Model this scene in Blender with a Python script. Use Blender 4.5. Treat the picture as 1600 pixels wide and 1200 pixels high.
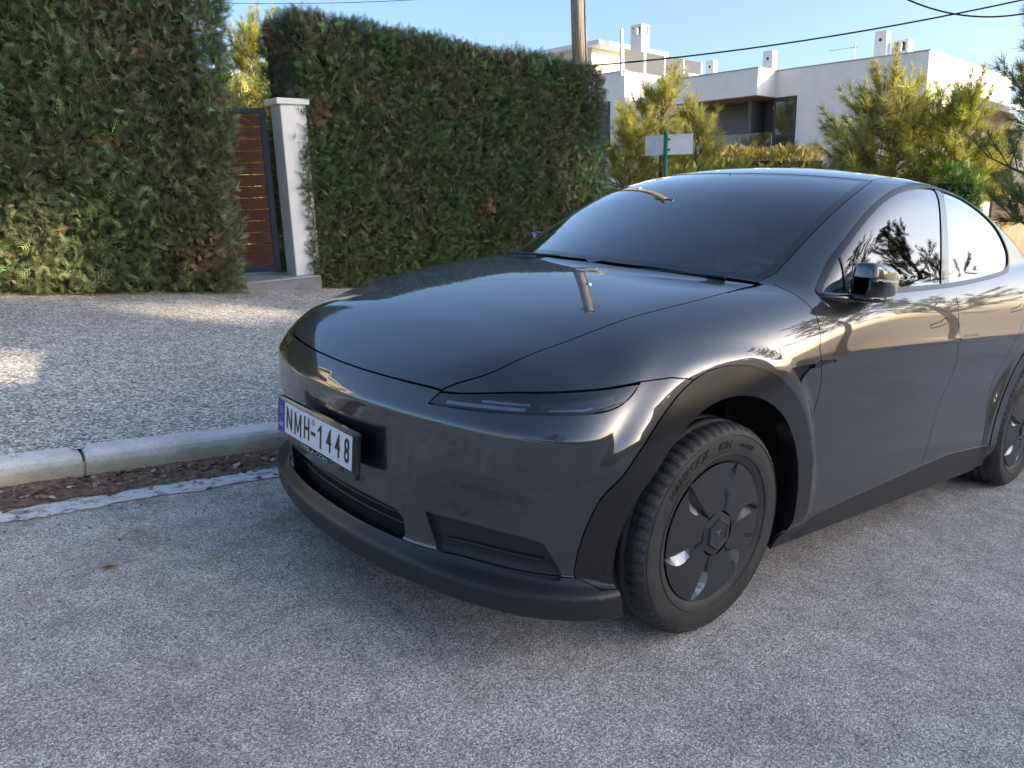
import bpy, bmesh, math, random
import numpy as np
from mathutils import Vector, Matrix
R = math.radians
for o in list(bpy.data.objects):
    bpy.data.objects.remove(o)
scene = bpy.context.scene
COL = scene.collection
rng = np.random.default_rng(7)
random.seed(7)

# ------------------------------------------------------------------ frames
# The street falls away behind the car, so there are two frames:
#   road frame : x backwards along the parked car from its front axle, y towards the kerb, z off the road
#   world      : z is up by gravity.  M3 takes the road frame to the world.
UP = np.array([-.1016, .0434, .9939]); UP /= np.linalg.norm(UP)
XW = np.array([1., 0, 0]) - UP[0]*UP; XW /= np.linalg.norm(XW)
YW = np.cross(UP, XW)
M3 = np.array([XW, YW, UP])
ROAD = Matrix([list(M3[0])+[0], list(M3[1])+[0], list(M3[2])+[0], [0, 0, 0, 1]])
def tw(p):                       # road frame point -> world
    return M3 @ np.asarray(p, float)

# ------------------------------------------------------------------ camera
CAM_P = np.array([-2.0262, -2.2282, 1.2782])
YAW, PITCH, ROLL, FPX = 0.8539, -0.2110, 0.0758, 1202.4
_f = np.array([math.cos(PITCH)*math.cos(YAW), math.cos(PITCH)*math.sin(YAW), math.sin(PITCH)])
_r = np.cross(_f, [0, 0, 1]); _r /= np.linalg.norm(_r); _u = np.cross(_r, _f)
CR = math.cos(ROLL)*_r + math.sin(ROLL)*_u
CU = -math.sin(ROLL)*_r + math.cos(ROLL)*_u
CF = _f
cd = bpy.data.cameras.new('camera'); cam = bpy.data.objects.new('camera', cd); COL.objects.link(cam)
cd.sensor_width = 36; cd.lens = FPX/1600*36; cd.clip_start = .05; cd.clip_end = 3000
_m = np.stack([M3 @ CR, M3 @ CU, -(M3 @ CF)], 1); _p = M3 @ CAM_P
cam.matrix_world = Matrix([list(_m[i])+[_p[i]] for i in range(3)]+[[0, 0, 0, 1]])
scene.camera = cam
CW = _p
def ray(u, v):                   # photo pixel (1600x1200) -> world direction
    d = M3 @ (CR*(u-800)/FPX - CU*(v-600)/FPX + CF)
    return d
def at_depth(u, v, d):           # point seen at pixel u,v, d metres along the optical axis
    return CW + ray(u, v)*d
def at_z(u, v, z):               # world height
    r = ray(u, v); return CW + r*(z-CW[2])/r[2]
def at_road_plane(u, v, axis, val):   # point where the pixel's ray meets a road-frame plane, in the road frame
    r = CR*(u-800)/FPX - CU*(v-600)/FPX + CF
    return CAM_P + r*(val-CAM_P[axis])/r[axis]

# ------------------------------------------------------------------ light
SUN_AZ = math.atan2(-.80, .60)   # direction to the sun in the world xy plane
SUN_EL = R(14)
world = bpy.data.worlds.new('World'); scene.world = world; world.use_nodes = True
nt = world.node_tree; bg = nt.nodes['Background']
sky = nt.nodes.new('ShaderNodeTexSky'); sky.sky_type = 'NISHITA'; sky.sun_disc = False
sky.sun_elevation = SUN_EL; sky.sun_rotation = R(90)-SUN_AZ
sky.altitude = 100; sky.air_density = .7; sky.dust_density = 3.0; sky.ozone_density = 3.2
tint = nt.nodes.new('ShaderNodeMix'); tint.data_type = 'RGBA'; tint.blend_type = 'MULTIPLY'; tint.inputs[0].default_value = 1; tint.inputs[7].default_value = (1.10, 1.0, .89, 1)   # camera white balance, the same in every direction
nt.links.new(sky.outputs[0], tint.inputs[6]); nt.links.new(tint.outputs[2], bg.inputs[0]); bg.inputs[1].default_value = .15
sl = bpy.data.lights.new('sun', 'SUN'); sl.energy = 4.2; sl.angle = R(.53); sl.color = (1, .86, .66)
so = bpy.data.objects.new('sun', sl); COL.objects.link(so)
sd = Vector((math.cos(SUN_EL)*math.cos(SUN_AZ), math.cos(SUN_EL)*math.sin(SUN_AZ), math.sin(SUN_EL)))
so.rotation_euler = sd.to_track_quat('Z', 'Y').to_euler()
so.location = (0, 0, 60)
vs = scene.view_settings; vs.view_transform = 'Standard'; vs.look = 'None'; vs.gamma = 1; vs.exposure = 1.68
vs.use_curve_mapping = False

# ------------------------------------------------------------------ helpers
def tag(o, label=None, cat=None, group=None, kind=None):
    if label: o['label'] = label
    if cat: o['category'] = cat
    if group: o['group'] = group
    if kind: o['kind'] = kind
    return o
def empty(name, loc=(0, 0, 0), mat4=None):
    o = bpy.data.objects.new(name, None); COL.objects.link(o); o.empty_display_size = .2
    if mat4 is not None: o.matrix_world = mat4
    else: o.location = loc
    return o
def link(name, me, mat=None, parent=None):
    o = bpy.data.objects.new(name, me); COL.objects.link(o)
    if mat is not None and not me.materials: me.materials.append(mat)
    if parent is not None: o.parent = parent
    return o
def mesh_np(name, V, F, mat=None, parent=None, smooth=False, normals=None, mats=None, midx=None):
    """V (n,3) array, F (m,3|4) array or list of lists"""
    me = bpy.data.meshes.new(name)
    V = np.asarray(V, np.float32)
    if isinstance(F, np.ndarray):
        k = F.shape[1]; m = len(F)
        me.vertices.add(len(V)); me.vertices.foreach_set('co', V.ravel())
        me.loops.add(m*k); me.loops.foreach_set('vertex_index', F.astype(np.int32).ravel())
        me.polygons.add(m); me.polygons.foreach_set('loop_start', np.arange(0, m*k, k, dtype=np.int32))
        me.polygons.foreach_set('loop_total', np.full(m, k, np.int32))
    else:
        me.from_pydata(V.tolist(), [], F)
    if mats:
        for q in mats: me.materials.append(q)
    elif mat is not None: me.materials.append(mat)
    if midx is not None: me.polygons.foreach_set('material_index', np.asarray(midx, np.int32))
    me.polygons.foreach_set('use_smooth', np.full(len(me.polygons), smooth))
    me.update(calc_edges=True); me.validate()
    if normals is not None: me.normals_split_custom_set_from_vertices(np.asarray(normals, np.float32))
    return link(name, me, None, parent)
class MB:
    """collects simple solids in one mesh"""
    def __init__(s): s.v = []; s.f = []
    def add(s, V, F):
        b = len(s.v); s.v += [tuple(map(float, p)) for p in V]; s.f += [[i+b for i in f] for f in F]; return s
    def box(s, c, d, rot=None):
        c = np.asarray(c, float); h = np.asarray(d, float)/2
        V = np.array([[x, y, z] for x in (-1, 1) for y in (-1, 1) for z in (-1, 1)])*h
        if rot is not None: V = V @ np.asarray(rot).T
        return s.add(V+c, [[0, 1, 3, 2], [4, 6, 7, 5], [0, 4, 5, 1], [2, 3, 7, 6], [0, 2, 6, 4], [1, 5, 7, 3]])
    def prism(s, poly, z0, z1):     # polygon (x,y) extruded in z
        n = len(poly); V = [(x, y, z0) for x, y in poly]+[(x, y, z1) for x, y in poly]
        F = [list(range(n))[::-1], list(range(n, 2*n))]+[[i, (i+1) % n, n+(i+1) % n, n+i] for i in range(n)]
        return s.add(V, F)
    def tube(s, pts, rad, n=8, cap=True):
        P = np.asarray(pts, float); m = len(P); rad = np.broadcast_to(np.asarray(rad, float), (m,))
        T = np.gradient(P, axis=0); T /= np.linalg.norm(T, axis=1)[:, None]+1e-12
        a = np.array([0, 0, 1.]) if abs(T[0][2]) < .9 else np.array([1., 0, 0])
        V = []
        for i in range(m):
            u = np.cross(T[i], a); u /= np.linalg.norm(u)+1e-12; w = np.cross(T[i], u); a = np.cross(u, T[i])
            for k in range(n):
                t = 2*math.pi*k/n; V.append(P[i]+rad[i]*(math.cos(t)*u+math.sin(t)*w))
        F = [[i*n+k, i*n+(k+1) % n, (i+1)*n+(k+1) % n, (i+1)*n+k] for i in range(m-1) for k in range(n)]
        if cap: F += [list(range(n))[::-1], [(m-1)*n+k for k in range(n)]]
        return s.add(V, F)
    def build(s, name, mat=None, parent=None, smooth=False, bevel=0, seg=2):
        me = bpy.data.meshes.new(name); me.from_pydata(s.v, [], s.f)
        if bevel or True:
            bm = bmesh.new(); bm.from_mesh(me); bmesh.ops.recalc_face_normals(bm, faces=bm.faces)
            if bevel:
                bmesh.ops.bevel(bm, geom=[e for e in bm.edges if e.is_manifold and e.calc_face_angle(0) > .5], offset=bevel, segments=seg, affect='EDGES', profile=.5)
            bm.to_mesh(me); bm.free()
        me.polygons.foreach_set('use_smooth', np.full(len(me.polygons), smooth))
        return link(name, me, mat, parent)
def lathe(prof, n=64, axis='y'):
    """profile (r, h) revolved; h along +y"""
    V = []; m = len(prof)
    for k in range(n):
        t = 2*math.pi*k/n
        for r, h in prof: V.append((r*math.cos(t), h, r*math.sin(t)))
    F = [[k*m+i, k*m+i+1, ((k+1) % n)*m+i+1, ((k+1) % n)*m+i] for k in range(n) for i in range(m-1)]
    return np.array(V), np.array(F)
def text_mesh(txt, size=1.0, ext=0.0, bold=0.0):
    cu = bpy.data.curves.new('txt', 'FONT'); cu.body = txt; cu.size = size; cu.extrude = ext; cu.offset = bold
    cu.align_x = 'CENTER'; cu.align_y = 'CENTER'; cu.resolution_u = 4
    o = bpy.data.objects.new('txt', cu); COL.objects.link(o)
    bpy.context.view_layer.update()
    me = bpy.data.meshes.new_from_object(o.evaluated_get(bpy.context.evaluated_depsgraph_get()))
    V = np.array([v.co for v in me.vertices]); F = [list(p.vertices) for p in me.polygons]
    bpy.data.objects.remove(o); bpy.data.meshes.remove(me); bpy.data.curves.remove(cu)
    return V, F

# ------------------------------------------------------------------ materials
MATS = {}
def mat(name, base=(.5, .5, .5), rough=.6, metal=0., coat=0., spec=.5, noise=None, bump=None, **kw):
    """Principled material; noise=(scale, amount[, stretch]) varies the colour, bump=(scale, strength, distance)"""
    m = bpy.data.materials.new(name); m.use_nodes = True; MATS[name] = m
    nt = m.node_tree; b = nt.nodes['Principled BSDF']
    b.inputs['Base Color'].default_value = (*base, 1); b.inputs['Roughness'].default_value = rough
    b.inputs['Metallic'].default_value = metal; b.inputs['Coat Weight'].default_value = coat
    b.inputs['Coat Roughness'].default_value = .03; b.inputs['Specular IOR Level'].default_value = spec
    if noise or bump:
        tc = nt.nodes.new('ShaderNodeTexCoord'); vec = tc.outputs['Object']
    if noise:
        n = nt.nodes.new('ShaderNodeTexNoise'); n.inputs['Scale'].default_value = noise[0]; n.inputs['Detail'].default_value = 5
        if len(noise) > 2:
            mp = nt.nodes.new('ShaderNodeMapping'); mp.inputs['Scale'].default_value = noise[2]; nt.links.new(vec, mp.inputs[0]); nt.links.new(mp.outputs[0], n.inputs['Vector'])
        else: nt.links.new(vec, n.inputs['Vector'])
        r = nt.nodes.new('ShaderNodeMapRange'); r.inputs[1].default_value = .3; r.inputs[2].default_value = .7
        r.inputs[3].default_value = 1-noise[1]; r.inputs[4].default_value = 1+noise[1]
        nt.links.new(n.outputs[0], r.inputs[0])
        mx = nt.nodes.new('ShaderNodeVectorMath'); mx.operation = 'SCALE'; mx.inputs[0].default_value = base
        nt.links.new(r.outputs[0], mx.inputs['Scale']); nt.links.new(mx.outputs[0], b.inputs['Base Color'])
    if bump:
        n2 = nt.nodes.new('ShaderNodeTexNoise'); n2.inputs['Scale'].default_value = bump[0]; n2.inputs['Detail'].default_value = 4
        nt.links.new(vec, n2.inputs['Vector'])
        bp = nt.nodes.new('ShaderNodeBump'); bp.inputs['Strength'].default_value = bump[1]; bp.inputs['Distance'].default_value = bump[2]
        nt.links.new(n2.outputs[0], bp.inputs['Height']); nt.links.new(bp.outputs[0], b.inputs['Normal'])
    for k, v in kw.items(): b.inputs[k].default_value = v
    return m
def glass_mat(name, tint=(.75, .8, .8), refl=1.0, ior=1.5):
    """thin pane: tinted straight-through transmission plus Fresnel reflection"""
    m = bpy.data.materials.new(name); m.use_nodes = True; nt = m.node_tree; nt.nodes.clear(); MATS[name] = m
    o = nt.nodes.new('ShaderNodeOutputMaterial'); t = nt.nodes.new('ShaderNodeBsdfTransparent'); g = nt.nodes.new('ShaderNodeBsdfGlossy')
    t.inputs[0].default_value = (*tint, 1); g.inputs['Roughness'].default_value = 0.0; g.inputs[0].default_value = (1, 1, 1, 1)
    f = nt.nodes.new('ShaderNodeFresnel'); f.inputs[0].default_value = ior
    a = nt.nodes.new('ShaderNodeMath'); a.operation = 'MULTIPLY'; a.use_clamp = True; a.inputs[1].default_value = refl
    mx = nt.nodes.new('ShaderNodeMixShader')
    nt.links.new(f.outputs[0], a.inputs[0]); nt.links.new(a.outputs[0], mx.inputs[0])
    nt.links.new(t.outputs[0], mx.inputs[1]); nt.links.new(g.outputs[0], mx.inputs[2]); nt.links.new(mx.outputs[0], o.inputs[0])
    return m

# ================================================================== the setting
def clampsoft(x, a, b, w=3.):
    """identity between a and b, level outside, rounded over w metres"""
    x = np.asarray(x, float)
    lo = np.log1p(np.exp(np.clip((x-a)/w*4, -60, 60)))*w/4+a
    return b-np.log1p(np.exp(np.clip((b-lo)/w*4, -60, 60)))*w/4
def road_z(X, Y):
    """height of the road plane at world X,Y: it falls along the street and levels out far away"""
    return -.10222*clampsoft(X, -16, 17)+.04367*clampsoft(Y, -9, 11)
def side_z(X, Y):                # pavement and verge behind the kerb
    return road_z(X, Y)+.128+.022*np.clip(np.asarray(Y, float)-1.55, 0, 9)
def node_mat(name):
    m = bpy.data.materials.new(name); m.use_nodes = True; MATS[name] = m; nt = m.node_tree
    return m, nt, nt.nodes['Principled BSDF'], nt.nodes.new('ShaderNodeTexCoord').outputs['Object']
def N_(nt, t, **kw):
    n = nt.nodes.new(t)
    for k, v in kw.items():
        if k.startswith('_'): setattr(n, k[1:], v)
        else: n.inputs[k.replace('__', ' ')].default_value = v
    return n
def ramp(nt, src, stops):
    r = nt.nodes.new('ShaderNodeValToRGB'); e = r.color_ramp.elements
    while len(e) < len(stops): e.new(.5)
    for i, (p, c) in enumerate(stops): e[i].position = p; e[i].color = (*c, 1) if len(c) == 3 else c
    nt.links.new(src, r.inputs[0]); return r.outputs[0]
def mix(nt, fac, a, b, mode='MIX'):
    m = nt.nodes.new('ShaderNodeMix'); m.data_type = 'RGBA'; m.blend_type = mode
    for s, v in ((m.inputs[0], fac), (m.inputs[6], a), (m.inputs[7], b)):
        if hasattr(v, 'is_linked'): nt.links.new(v, s)
        elif isinstance(v, (int, float)): s.default_value = v
        else: s.default_value = (*v, 1)
    return m.outputs[2]
def mathn(nt, op, a, b=None, clamp=False):
    m = nt.nodes.new('ShaderNodeMath'); m.operation = op; m.use_clamp = clamp
    for s, v in ((m.inputs[0], a), (m.inputs[1], b)):
        if v is None: continue
        if hasattr(v, 'is_linked'): nt.links.new(v, s)
        else: s.default_value = v
    return m.outputs[0]
def noise(nt, vec, scale, detail=4, rough=.55):
    n = N_(nt, 'ShaderNodeTexNoise', Scale=scale, Detail=detail, Roughness=rough); nt.links.new(vec, n.inputs['Vector']); return n.outputs[0]
def voro(nt, vec, scale, feat='F1'):
    n = N_(nt, 'ShaderNodeTexVoronoi', Scale=scale, _feature=feat); nt.links.new(vec, n.inputs['Vector']); return n
def asphalt(name, tone, chip, contrast, patch, dirt=None, bumpd=.004):
    """aggregate in a binder: cells of different greys, worn pale tops, larger tonal patches; dirt = tan stains with their own outline"""
    m, nt, b, vec = node_mat(name)
    v1 = voro(nt, vec, chip); sep = nt.nodes.new('ShaderNodeSeparateColor'); nt.links.new(v1.outputs['Color'], sep.inputs[0])
    c = np.array(tone)
    base = ramp(nt, sep.outputs[0], [(0, tuple(c*(1-contrast))), (.45, tuple(c*.95)), (.8, tuple(c*(1+contrast*.6))), (1, tuple(c*(1+contrast*1.5)))])
    gap = ramp(nt, v1.outputs['Distance'], [(.30, (1, 1, 1)), (.75, (.42, .42, .43))])
    col = mix(nt, .72, base, gap, 'MULTIPLY')
    fine = ramp(nt, noise(nt, vec, chip*2.3, 3), [(.3, (.72, .72, .72)), (.7, (1.22, 1.22, 1.22))]); col = mix(nt, .8, col, fine, 'MULTIPLY')
    pt = ramp(nt, noise(nt, vec, .9, 6, .62), [(.32, (1-patch,)*3), (.68, (1+patch,)*3)]); col = mix(nt, 1, col, pt, 'MULTIPLY')
    pt2 = ramp(nt, noise(nt, vec, 9, 4, .6), [(.33, (.80, .80, .80)), (.67, (1.14, 1.14, 1.14))]); col = mix(nt, 1, col, pt2, 'MULTIPLY')
    if dirt:
        sx = nt.nodes.new('ShaderNodeSeparateXYZ'); nt.links.new(vec, sx.inputs[0])
        mr = N_(nt, 'ShaderNodeMapRange'); mr.inputs[1].default_value = dirt[0]; mr.inputs[2].default_value = dirt[1]; mr.inputs[3].default_value = 0; mr.inputs[4].default_value = 1; nt.links.new(sx.outputs[1], mr.inputs[0])
        n1 = ramp(nt, noise(nt, vec, 3.2, 7, .7), [(.47, (0, 0, 0)), (.60, (1, 1, 1))])
        n2 = ramp(nt, noise(nt, vec, 26, 4, .7), [(.40, (.1, .1, .1)), (.60, (1, 1, 1))])
        k = mathn(nt, 'MULTIPLY', mathn(nt, 'MULTIPLY', mr.outputs[0], n1), n2)
        col = mix(nt, mathn(nt, 'MULTIPLY', k, .85), col, dirt[2])
    nt.links.new(col, b.inputs['Base Color']); b.inputs['Roughness'].default_value = .88; b.inputs['Specular IOR Level'].default_value = .3
    h = mathn(nt, 'ADD', mathn(nt, 'MULTIPLY', v1.outputs['Distance'], -1.0), mathn(nt, 'MULTIPLY', noise(nt, vec, chip*.45, 3), .8))
    bp = N_(nt, 'ShaderNodeBump', Strength=.75, Distance=bumpd); nt.links.new(h, bp.inputs['Height']); nt.links.new(bp.outputs[0], b.inputs['Normal'])
    return m
road_m = asphalt('road_asphalt', (.60, .565, .515), 235, .60, .15, dirt=(-.9, 1.1, (.30, .215, .135)))
pave_m = asphalt('pavement_chippings', (.58, .55, .505), 85, .70, .10, dirt=(3.4, 6.4, (.26, .20, .13)), bumpd=.009)
def sheet(name, X, Y, zf, m, kind='structure', label=None):
    GX, GY = np.meshgrid(X, Y, indexing='ij'); Vv = np.stack([GX, GY, zf(GX, GY)], 2).reshape(-1, 3); nx, ny = len(X), len(Y)
    i, j = np.meshgrid(np.arange(nx-1), np.arange(ny-1), indexing='ij'); a = (i*ny+j).ravel()
    o = mesh_np(name, Vv, np.stack([a, a+ny, a+ny+1, a+1], 1), m, None, True); tag(o, kind=kind, label=label); return o
far = np.concatenate([-np.geomspace(900, 45, 9), np.arange(-40, 61, 2.5), np.geomspace(66, 900, 9)])
soil_m = mat('dry_soil', (.42, .30, .18), .95, noise=(2.5, .35), bump=(30, .5, .02))
sheet('ground', far, np.concatenate([-np.geomspace(900, 25, 9), np.arange(-22, 46, 2.), np.geomspace(50, 900, 9)]), lambda x, y: road_z(x, y)-.06, soil_m)
sheet('road', np.concatenate([np.arange(-30, -6, 2.), np.arange(-6, 10, .5), np.arange(10, 61, 1.5)]), np.array([-6.9, -3, 0, 1.435]), lambda x, y: road_z(x, y), road_m)
SX0 = 9.2                         # the side street opens here
sheet('pavement', np.concatenate([np.arange(-30, -6, 2.), np.arange(-6, SX0+.1, .4)]), np.concatenate([[1.50], np.arange(1.8, 7.3, .4)]), side_z, pave_m)
sheet('side_street', np.arange(SX0, 20.1, .9), np.concatenate([[1.46], np.arange(2, 34, 2.)]), lambda x, y: road_z(x, y)+.004+np.clip(y-6, 0, 30)*.045, road_m)
sheet('pavement', np.concatenate([np.arange(20, 61, 1.5)]), np.array([1.55, 3, 5, 7, 9.8]), side_z, pave_m)
sheet('pavement', np.arange(-30, 61, 2.), np.array([-9.5, -8, -6.95]), lambda x, y: road_z(x, y)+.13, pave_m)
grass_m = mat('garden_lawn', (.06, .10, .025), .95, noise=(6, .4), bump=(90, .6, .02))
sheet('lawn', np.arange(-14, SX0-.3, 1.), np.arange(7.2, 30, 1.5), lambda x, y: side_z(x, y)+.06, grass_m)

# ---- kerb of separate stones with a worn, dirty lower face ---------------------------------------
m, nt, b, vec = node_mat('kerb_concrete')
sx = nt.nodes.new('ShaderNodeSeparateXYZ'); nt.links.new(vec, sx.inputs[0])
n1 = noise(nt, vec, 5, 6, .65); n2 = noise(nt, vec, 120, 3)
edge = mathn(nt, 'ADD', sx.outputs[2], mathn(nt, 'MULTIPLY', mathn(nt, 'SUBTRACT', n1, .5), .06))
kc = ramp(nt, edge, [(.045, (.40, .36, .28)), (.076, (.46, .425, .34)), (.088, (.56, .55, .52)), (.13, (.66, .65, .63))])
kc = mix(nt, 1, kc, ramp(nt, n1, [(.3, (.82, .82, .81)), (.7, (1.12, 1.12, 1.12))]), 'MULTIPLY')
kc = mix(nt, .7, kc, ramp(nt, n2, [(.3, (.78, .78, .78)), (.7, (1.18, 1.18, 1.18))]), 'MULTIPLY')
nt.links.new(kc, b.inputs['Base Color']); b.inputs['Roughness'].default_value = .9
bp = N_(nt, 'ShaderNodeBump', Strength=.5, Distance=.004); nt.links.new(mathn(nt, 'ADD', n2, mathn(nt, 'MULTIPLY', noise(nt, vec, 22, 4), 2.)), bp.inputs['Height']); nt.links.new(bp.outputs[0], b.inputs['Normal'])
kerb_m = m
kb = MB().box((1.7, 1.50, -.02), (15, .09, .20)).build('kerb', kerb_m); kb.matrix_world = ROAD; tag(kb, kind='structure')
def kerb_mesh(L, seed):
    r_ = np.random.default_rng(seed); n = 24; prof = [(1.432, -.05), (1.433, .04), (1.434, .075), (1.437, .108), (1.447, .123), (1.470, .130), (1.52, .133), (1.550, .133), (1.562, .10)]
    Vv = []
    for i in range(n+1):
        t = i/n; e = min(t, 1-t)*L; ch = .012*max(0, 1-e/.012)
        for q, (y, z) in enumerate(prof):
            w = .0011 if 0 < q < 8 else 0
            Vv.append((t*L-L/2, y+r_.normal(0, w*.6)+(ch*.5 if q < 5 else 0), z-(ch if 2 <= q <= 7 else 0)+r_.normal(0, w)))
    k = len(prof); F = [[i*k+j, (i+1)*k+j, (i+1)*k+j+1, i*k+j+1] for i in range(n) for j in range(k-1)]+[list(range(k)), [n*k+j for j in range(k)][::-1]]
    me = bpy.data.meshes.new('kerb_stone'); me.from_pydata(Vv, [], F); me.materials.append(kerb_m); me.polygons.foreach_set('use_smooth', [False]*(n*(k-1)+2)); return me
kms = [kerb_mesh(.986, q) for q in range(4)]
for i in range(-4, 9):
    o = link('kerb_stone', kms[i % 4], None, kb); o.location = (-1.31+.5+i*1.0, random.uniform(-.004, .004), random.uniform(-.004, .002)); o.rotation_euler = (0, 0, random.uniform(-.003, .003))
# ---- painted edge line, worn -------------------------------------------------------------------
m, nt, b, vec = node_mat('worn_line_paint')
w1 = noise(nt, vec, 16, 6, .7); w2 = voro(nt, vec, 150)
pc = mix(nt, ramp(nt, w1, [(.39, (1, 1, 1)), (.49, (0, 0, 0))]), (.72, .71, .68), (.32, .30, .275))
pc = mix(nt, .5, pc, ramp(nt, w2.outputs['Distance'], [(.3, (1.1, 1.1, 1.1)), (.8, (.5, .5, .5))]), 'MULTIPLY')
nt.links.new(pc, b.inputs['Base Color']); b.inputs['Roughness'].default_value = .8
bp = N_(nt, 'ShaderNodeBump', Strength=.6, Distance=.004); nt.links.new(mathn(nt, 'MULTIPLY', w2.outputs['Distance'], -1.), bp.inputs['Height']); nt.links.new(bp.outputs[0], b.inputs['Normal'])
Vv = []; xs = np.arange(-6, 9, .035)
e1 = np.cumsum(rng.normal(0, .009, len(xs))); e2 = np.cumsum(rng.normal(0, .009, len(xs)))
e1 -= np.convolve(e1, np.ones(25)/25, 'same'); e2 -= np.convolve(e2, np.ones(25)/25, 'same')
bul = .045*np.exp(-((xs+.95)/.16)**2)+.02*np.exp(-((xs+.62)/.2)**2)
for x_, a_, c_, g_ in zip(xs, e1, e2, bul): Vv += [(x_, 1.085+a_-g_*.15, .004), (x_, 1.205+c_+g_, .004)]
ln = mesh_np('road_line', Vv, np.array([[2*i, 2*i+2, 2*i+3, 2*i+1] for i in range(len(xs)-1)]), m); ln.matrix_world = ROAD; tag(ln, kind='structure')

# ---- loose stuff: gutter litter, chippings, grit ---------------------------------------------
def leaf_mat(name, transl=.25, rough=.6):
    m = bpy.data.materials.new(name); m.use_nodes = True; MATS[name] = m; nt = m.node_tree; b = nt.nodes['Principled BSDF']
    a = nt.nodes.new('ShaderNodeAttribute'); a.attribute_name = 'Col'; nt.links.new(a.outputs['Color'], b.inputs['Base Color']); b.inputs['Roughness'].default_value = rough; b.inputs['Specular IOR Level'].default_value = .3
    if transl:
        t = nt.nodes.new('ShaderNodeBsdfTranslucent'); mx = nt.nodes.new('ShaderNodeMixShader'); mx.inputs[0].default_value = transl
        nt.links.new(a.outputs['Color'], t.inputs[0]); nt.links.new(b.outputs[0], mx.inputs[1]); nt.links.new(t.outputs[0], mx.inputs[2]); nt.links.new(mx.outputs[0], nt.nodes['Material Output'].inputs[0])
    return m
def scatter(name, tv, tf, P, A, S, colr, m, parent=None):
    """copies of a template (tv, tf) at P with 3x3 frames A, scales S and colours colr, as one mesh"""
    tv = np.asarray(tv, float); tf = np.asarray(tf); n, k = len(P), len(tv)
    Vv = np.einsum('nij,kj->nki', A, tv)*np.asarray(S).reshape(-1, 1, 1)+P[:, None, :]
    F = (tf[None]+np.arange(n)[:, None, None]*k).reshape(-1, tf.shape[1])
    o = mesh_np(name, Vv.reshape(-1, 3), F, m, parent)
    ca = o.data.color_attributes.new('Col', 'FLOAT_COLOR', 'POINT'); c4 = np.ones((n, k, 4), np.float32); c4[:, :, :3] = colr[:, None, :]; ca.data.foreach_set('color', c4.ravel())
    return o
def frames(D, twist=None):
    """frames whose third column is D, random roll about it"""
    D = D/np.linalg.norm(D, axis=1)[:, None]; n = len(D); r = rng.normal(size=(n, 3)); u = np.cross(D, r); u /= np.linalg.norm(u, axis=1)[:, None]; v = np.cross(D, u)
    return np.stack([u, v, D], 2)
def vnoise(P, seed=0):
    """cheap smooth 3-D noise in about [-1,1]"""
    r_ = np.random.default_rng(seed); o = np.zeros(len(P))
    for k in range(7):
        d = r_.normal(size=3)*(1+.5*k); o += np.sin(P@d+r_.uniform(0, 6.3))/(1+.35*k)
    return o/2.6
stone_t = (np.array([(1, 0, 0), (-.8, .1, 0), (0, .8, .1), (.1, -.9, 0), (0, 0, .6), (.1, 0, -.5)]), np.array([(0, 2, 4), (2, 1, 4), (1, 3, 4), (3, 0, 4), (2, 0, 5), (1, 2, 5), (3, 1, 5), (0, 3, 5)]))
grit_m = leaf_mat('loose_stone', 0, .9)
def put(P_r): return P_r @ M3.T
n = 5200; P = np.stack([rng.uniform(-3.6, 3.2, n), rng.uniform(1.57, 6.6, n), np.zeros(n)], 1); P = put(P); P[:, 2] = side_z(P[:, 0], P[:, 1])+.001
cl = rng.uniform(.13, .42, (n, 1))*np.array([[1, .985, .96]]); o = scatter('loose_chippings', *stone_t, P, frames(np.tile([0, 0, 1.], (n, 1))+rng.normal(0, .25, (n, 3))), rng.uniform(.004, .010, n), cl, grit_m); tag(o, 'pale loose stone chippings lying over the grey pavement', 'gravel', kind='stuff')
n = 900; P = np.stack([rng.uniform(-2.6, 3, n), 1.43-np.abs(rng.normal(0, .55, n)), np.zeros(n)], 1); P[:, 2] = .001; P = put(P)
cl = rng.uniform(.08, .40, (n, 1))*np.array([[1, .95, .88]]); o = scatter('road_grit', *stone_t, P, frames(np.tile([0, 0, 1.], (n, 1))+rng.normal(0, .25, (n, 3))), rng.uniform(.003, .009, n), cl, grit_m); tag(o, 'small stones and grit scattered on the asphalt near the kerb', 'grit', kind='stuff')
# brown litter of needles and bark between line and kerb
sheetv = []; xs = np.arange(-6, 9, .06)
gs = []
for x_ in xs: gs += [(x_, 1.215+rng.normal(0, .008), .006), (x_, 1.33, .012+rng.uniform(0, .010)), (x_, 1.437, .018+rng.uniform(0, .012))]
gm_ = mat('gutter_soil', (.19, .125, .092), .95, noise=(40, .5), bump=(140, .8, .01))
o = mesh_np('gutter_soil', gs, np.array([[3*i+j, 3*i+3+j, 3*i+4+j, 3*i+1+j] for i in range(len(xs)-1) for j in (0, 1)]), gm_, None, True); o.matrix_world = ROAD; tag(o, kind='structure')
ndl = (np.array([(-.5, -.012, 0), (-.5, .012, 0), (.0, -.014, .03), (.0, .014, .03), (.5, -.006, 0), (.5, .006, 0)]), np.array([(0, 2, 3), (0, 3, 1), (2, 4, 5), (2, 5, 3)]))
n = 9000; yy = 1.445-np.abs(rng.normal(0, .11, n)); sp = rng.random(n) < .16; yy[sp] = 1.4-np.abs(rng.normal(0, .55, sp.sum()))
P = np.stack([rng.uniform(-3, 3, n), yy, .012+rng.uniform(0, .016, n)*(yy > 1.22)], 1); P[yy < 1.22, 2] = .006; P = put(P)
lay = frames(np.tile([0, 0, 1.], (n, 1))+rng.normal(0, .16, (n, 3)))
cl = np.array([(.22, .125, .085), (.34, .23, .14), (.13, .08, .06), (.50, .38, .24)])[rng.choice(4, n, p=[.45, .25, .2, .1])]*rng.uniform(.7, 1.3, (n, 1))
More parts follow.
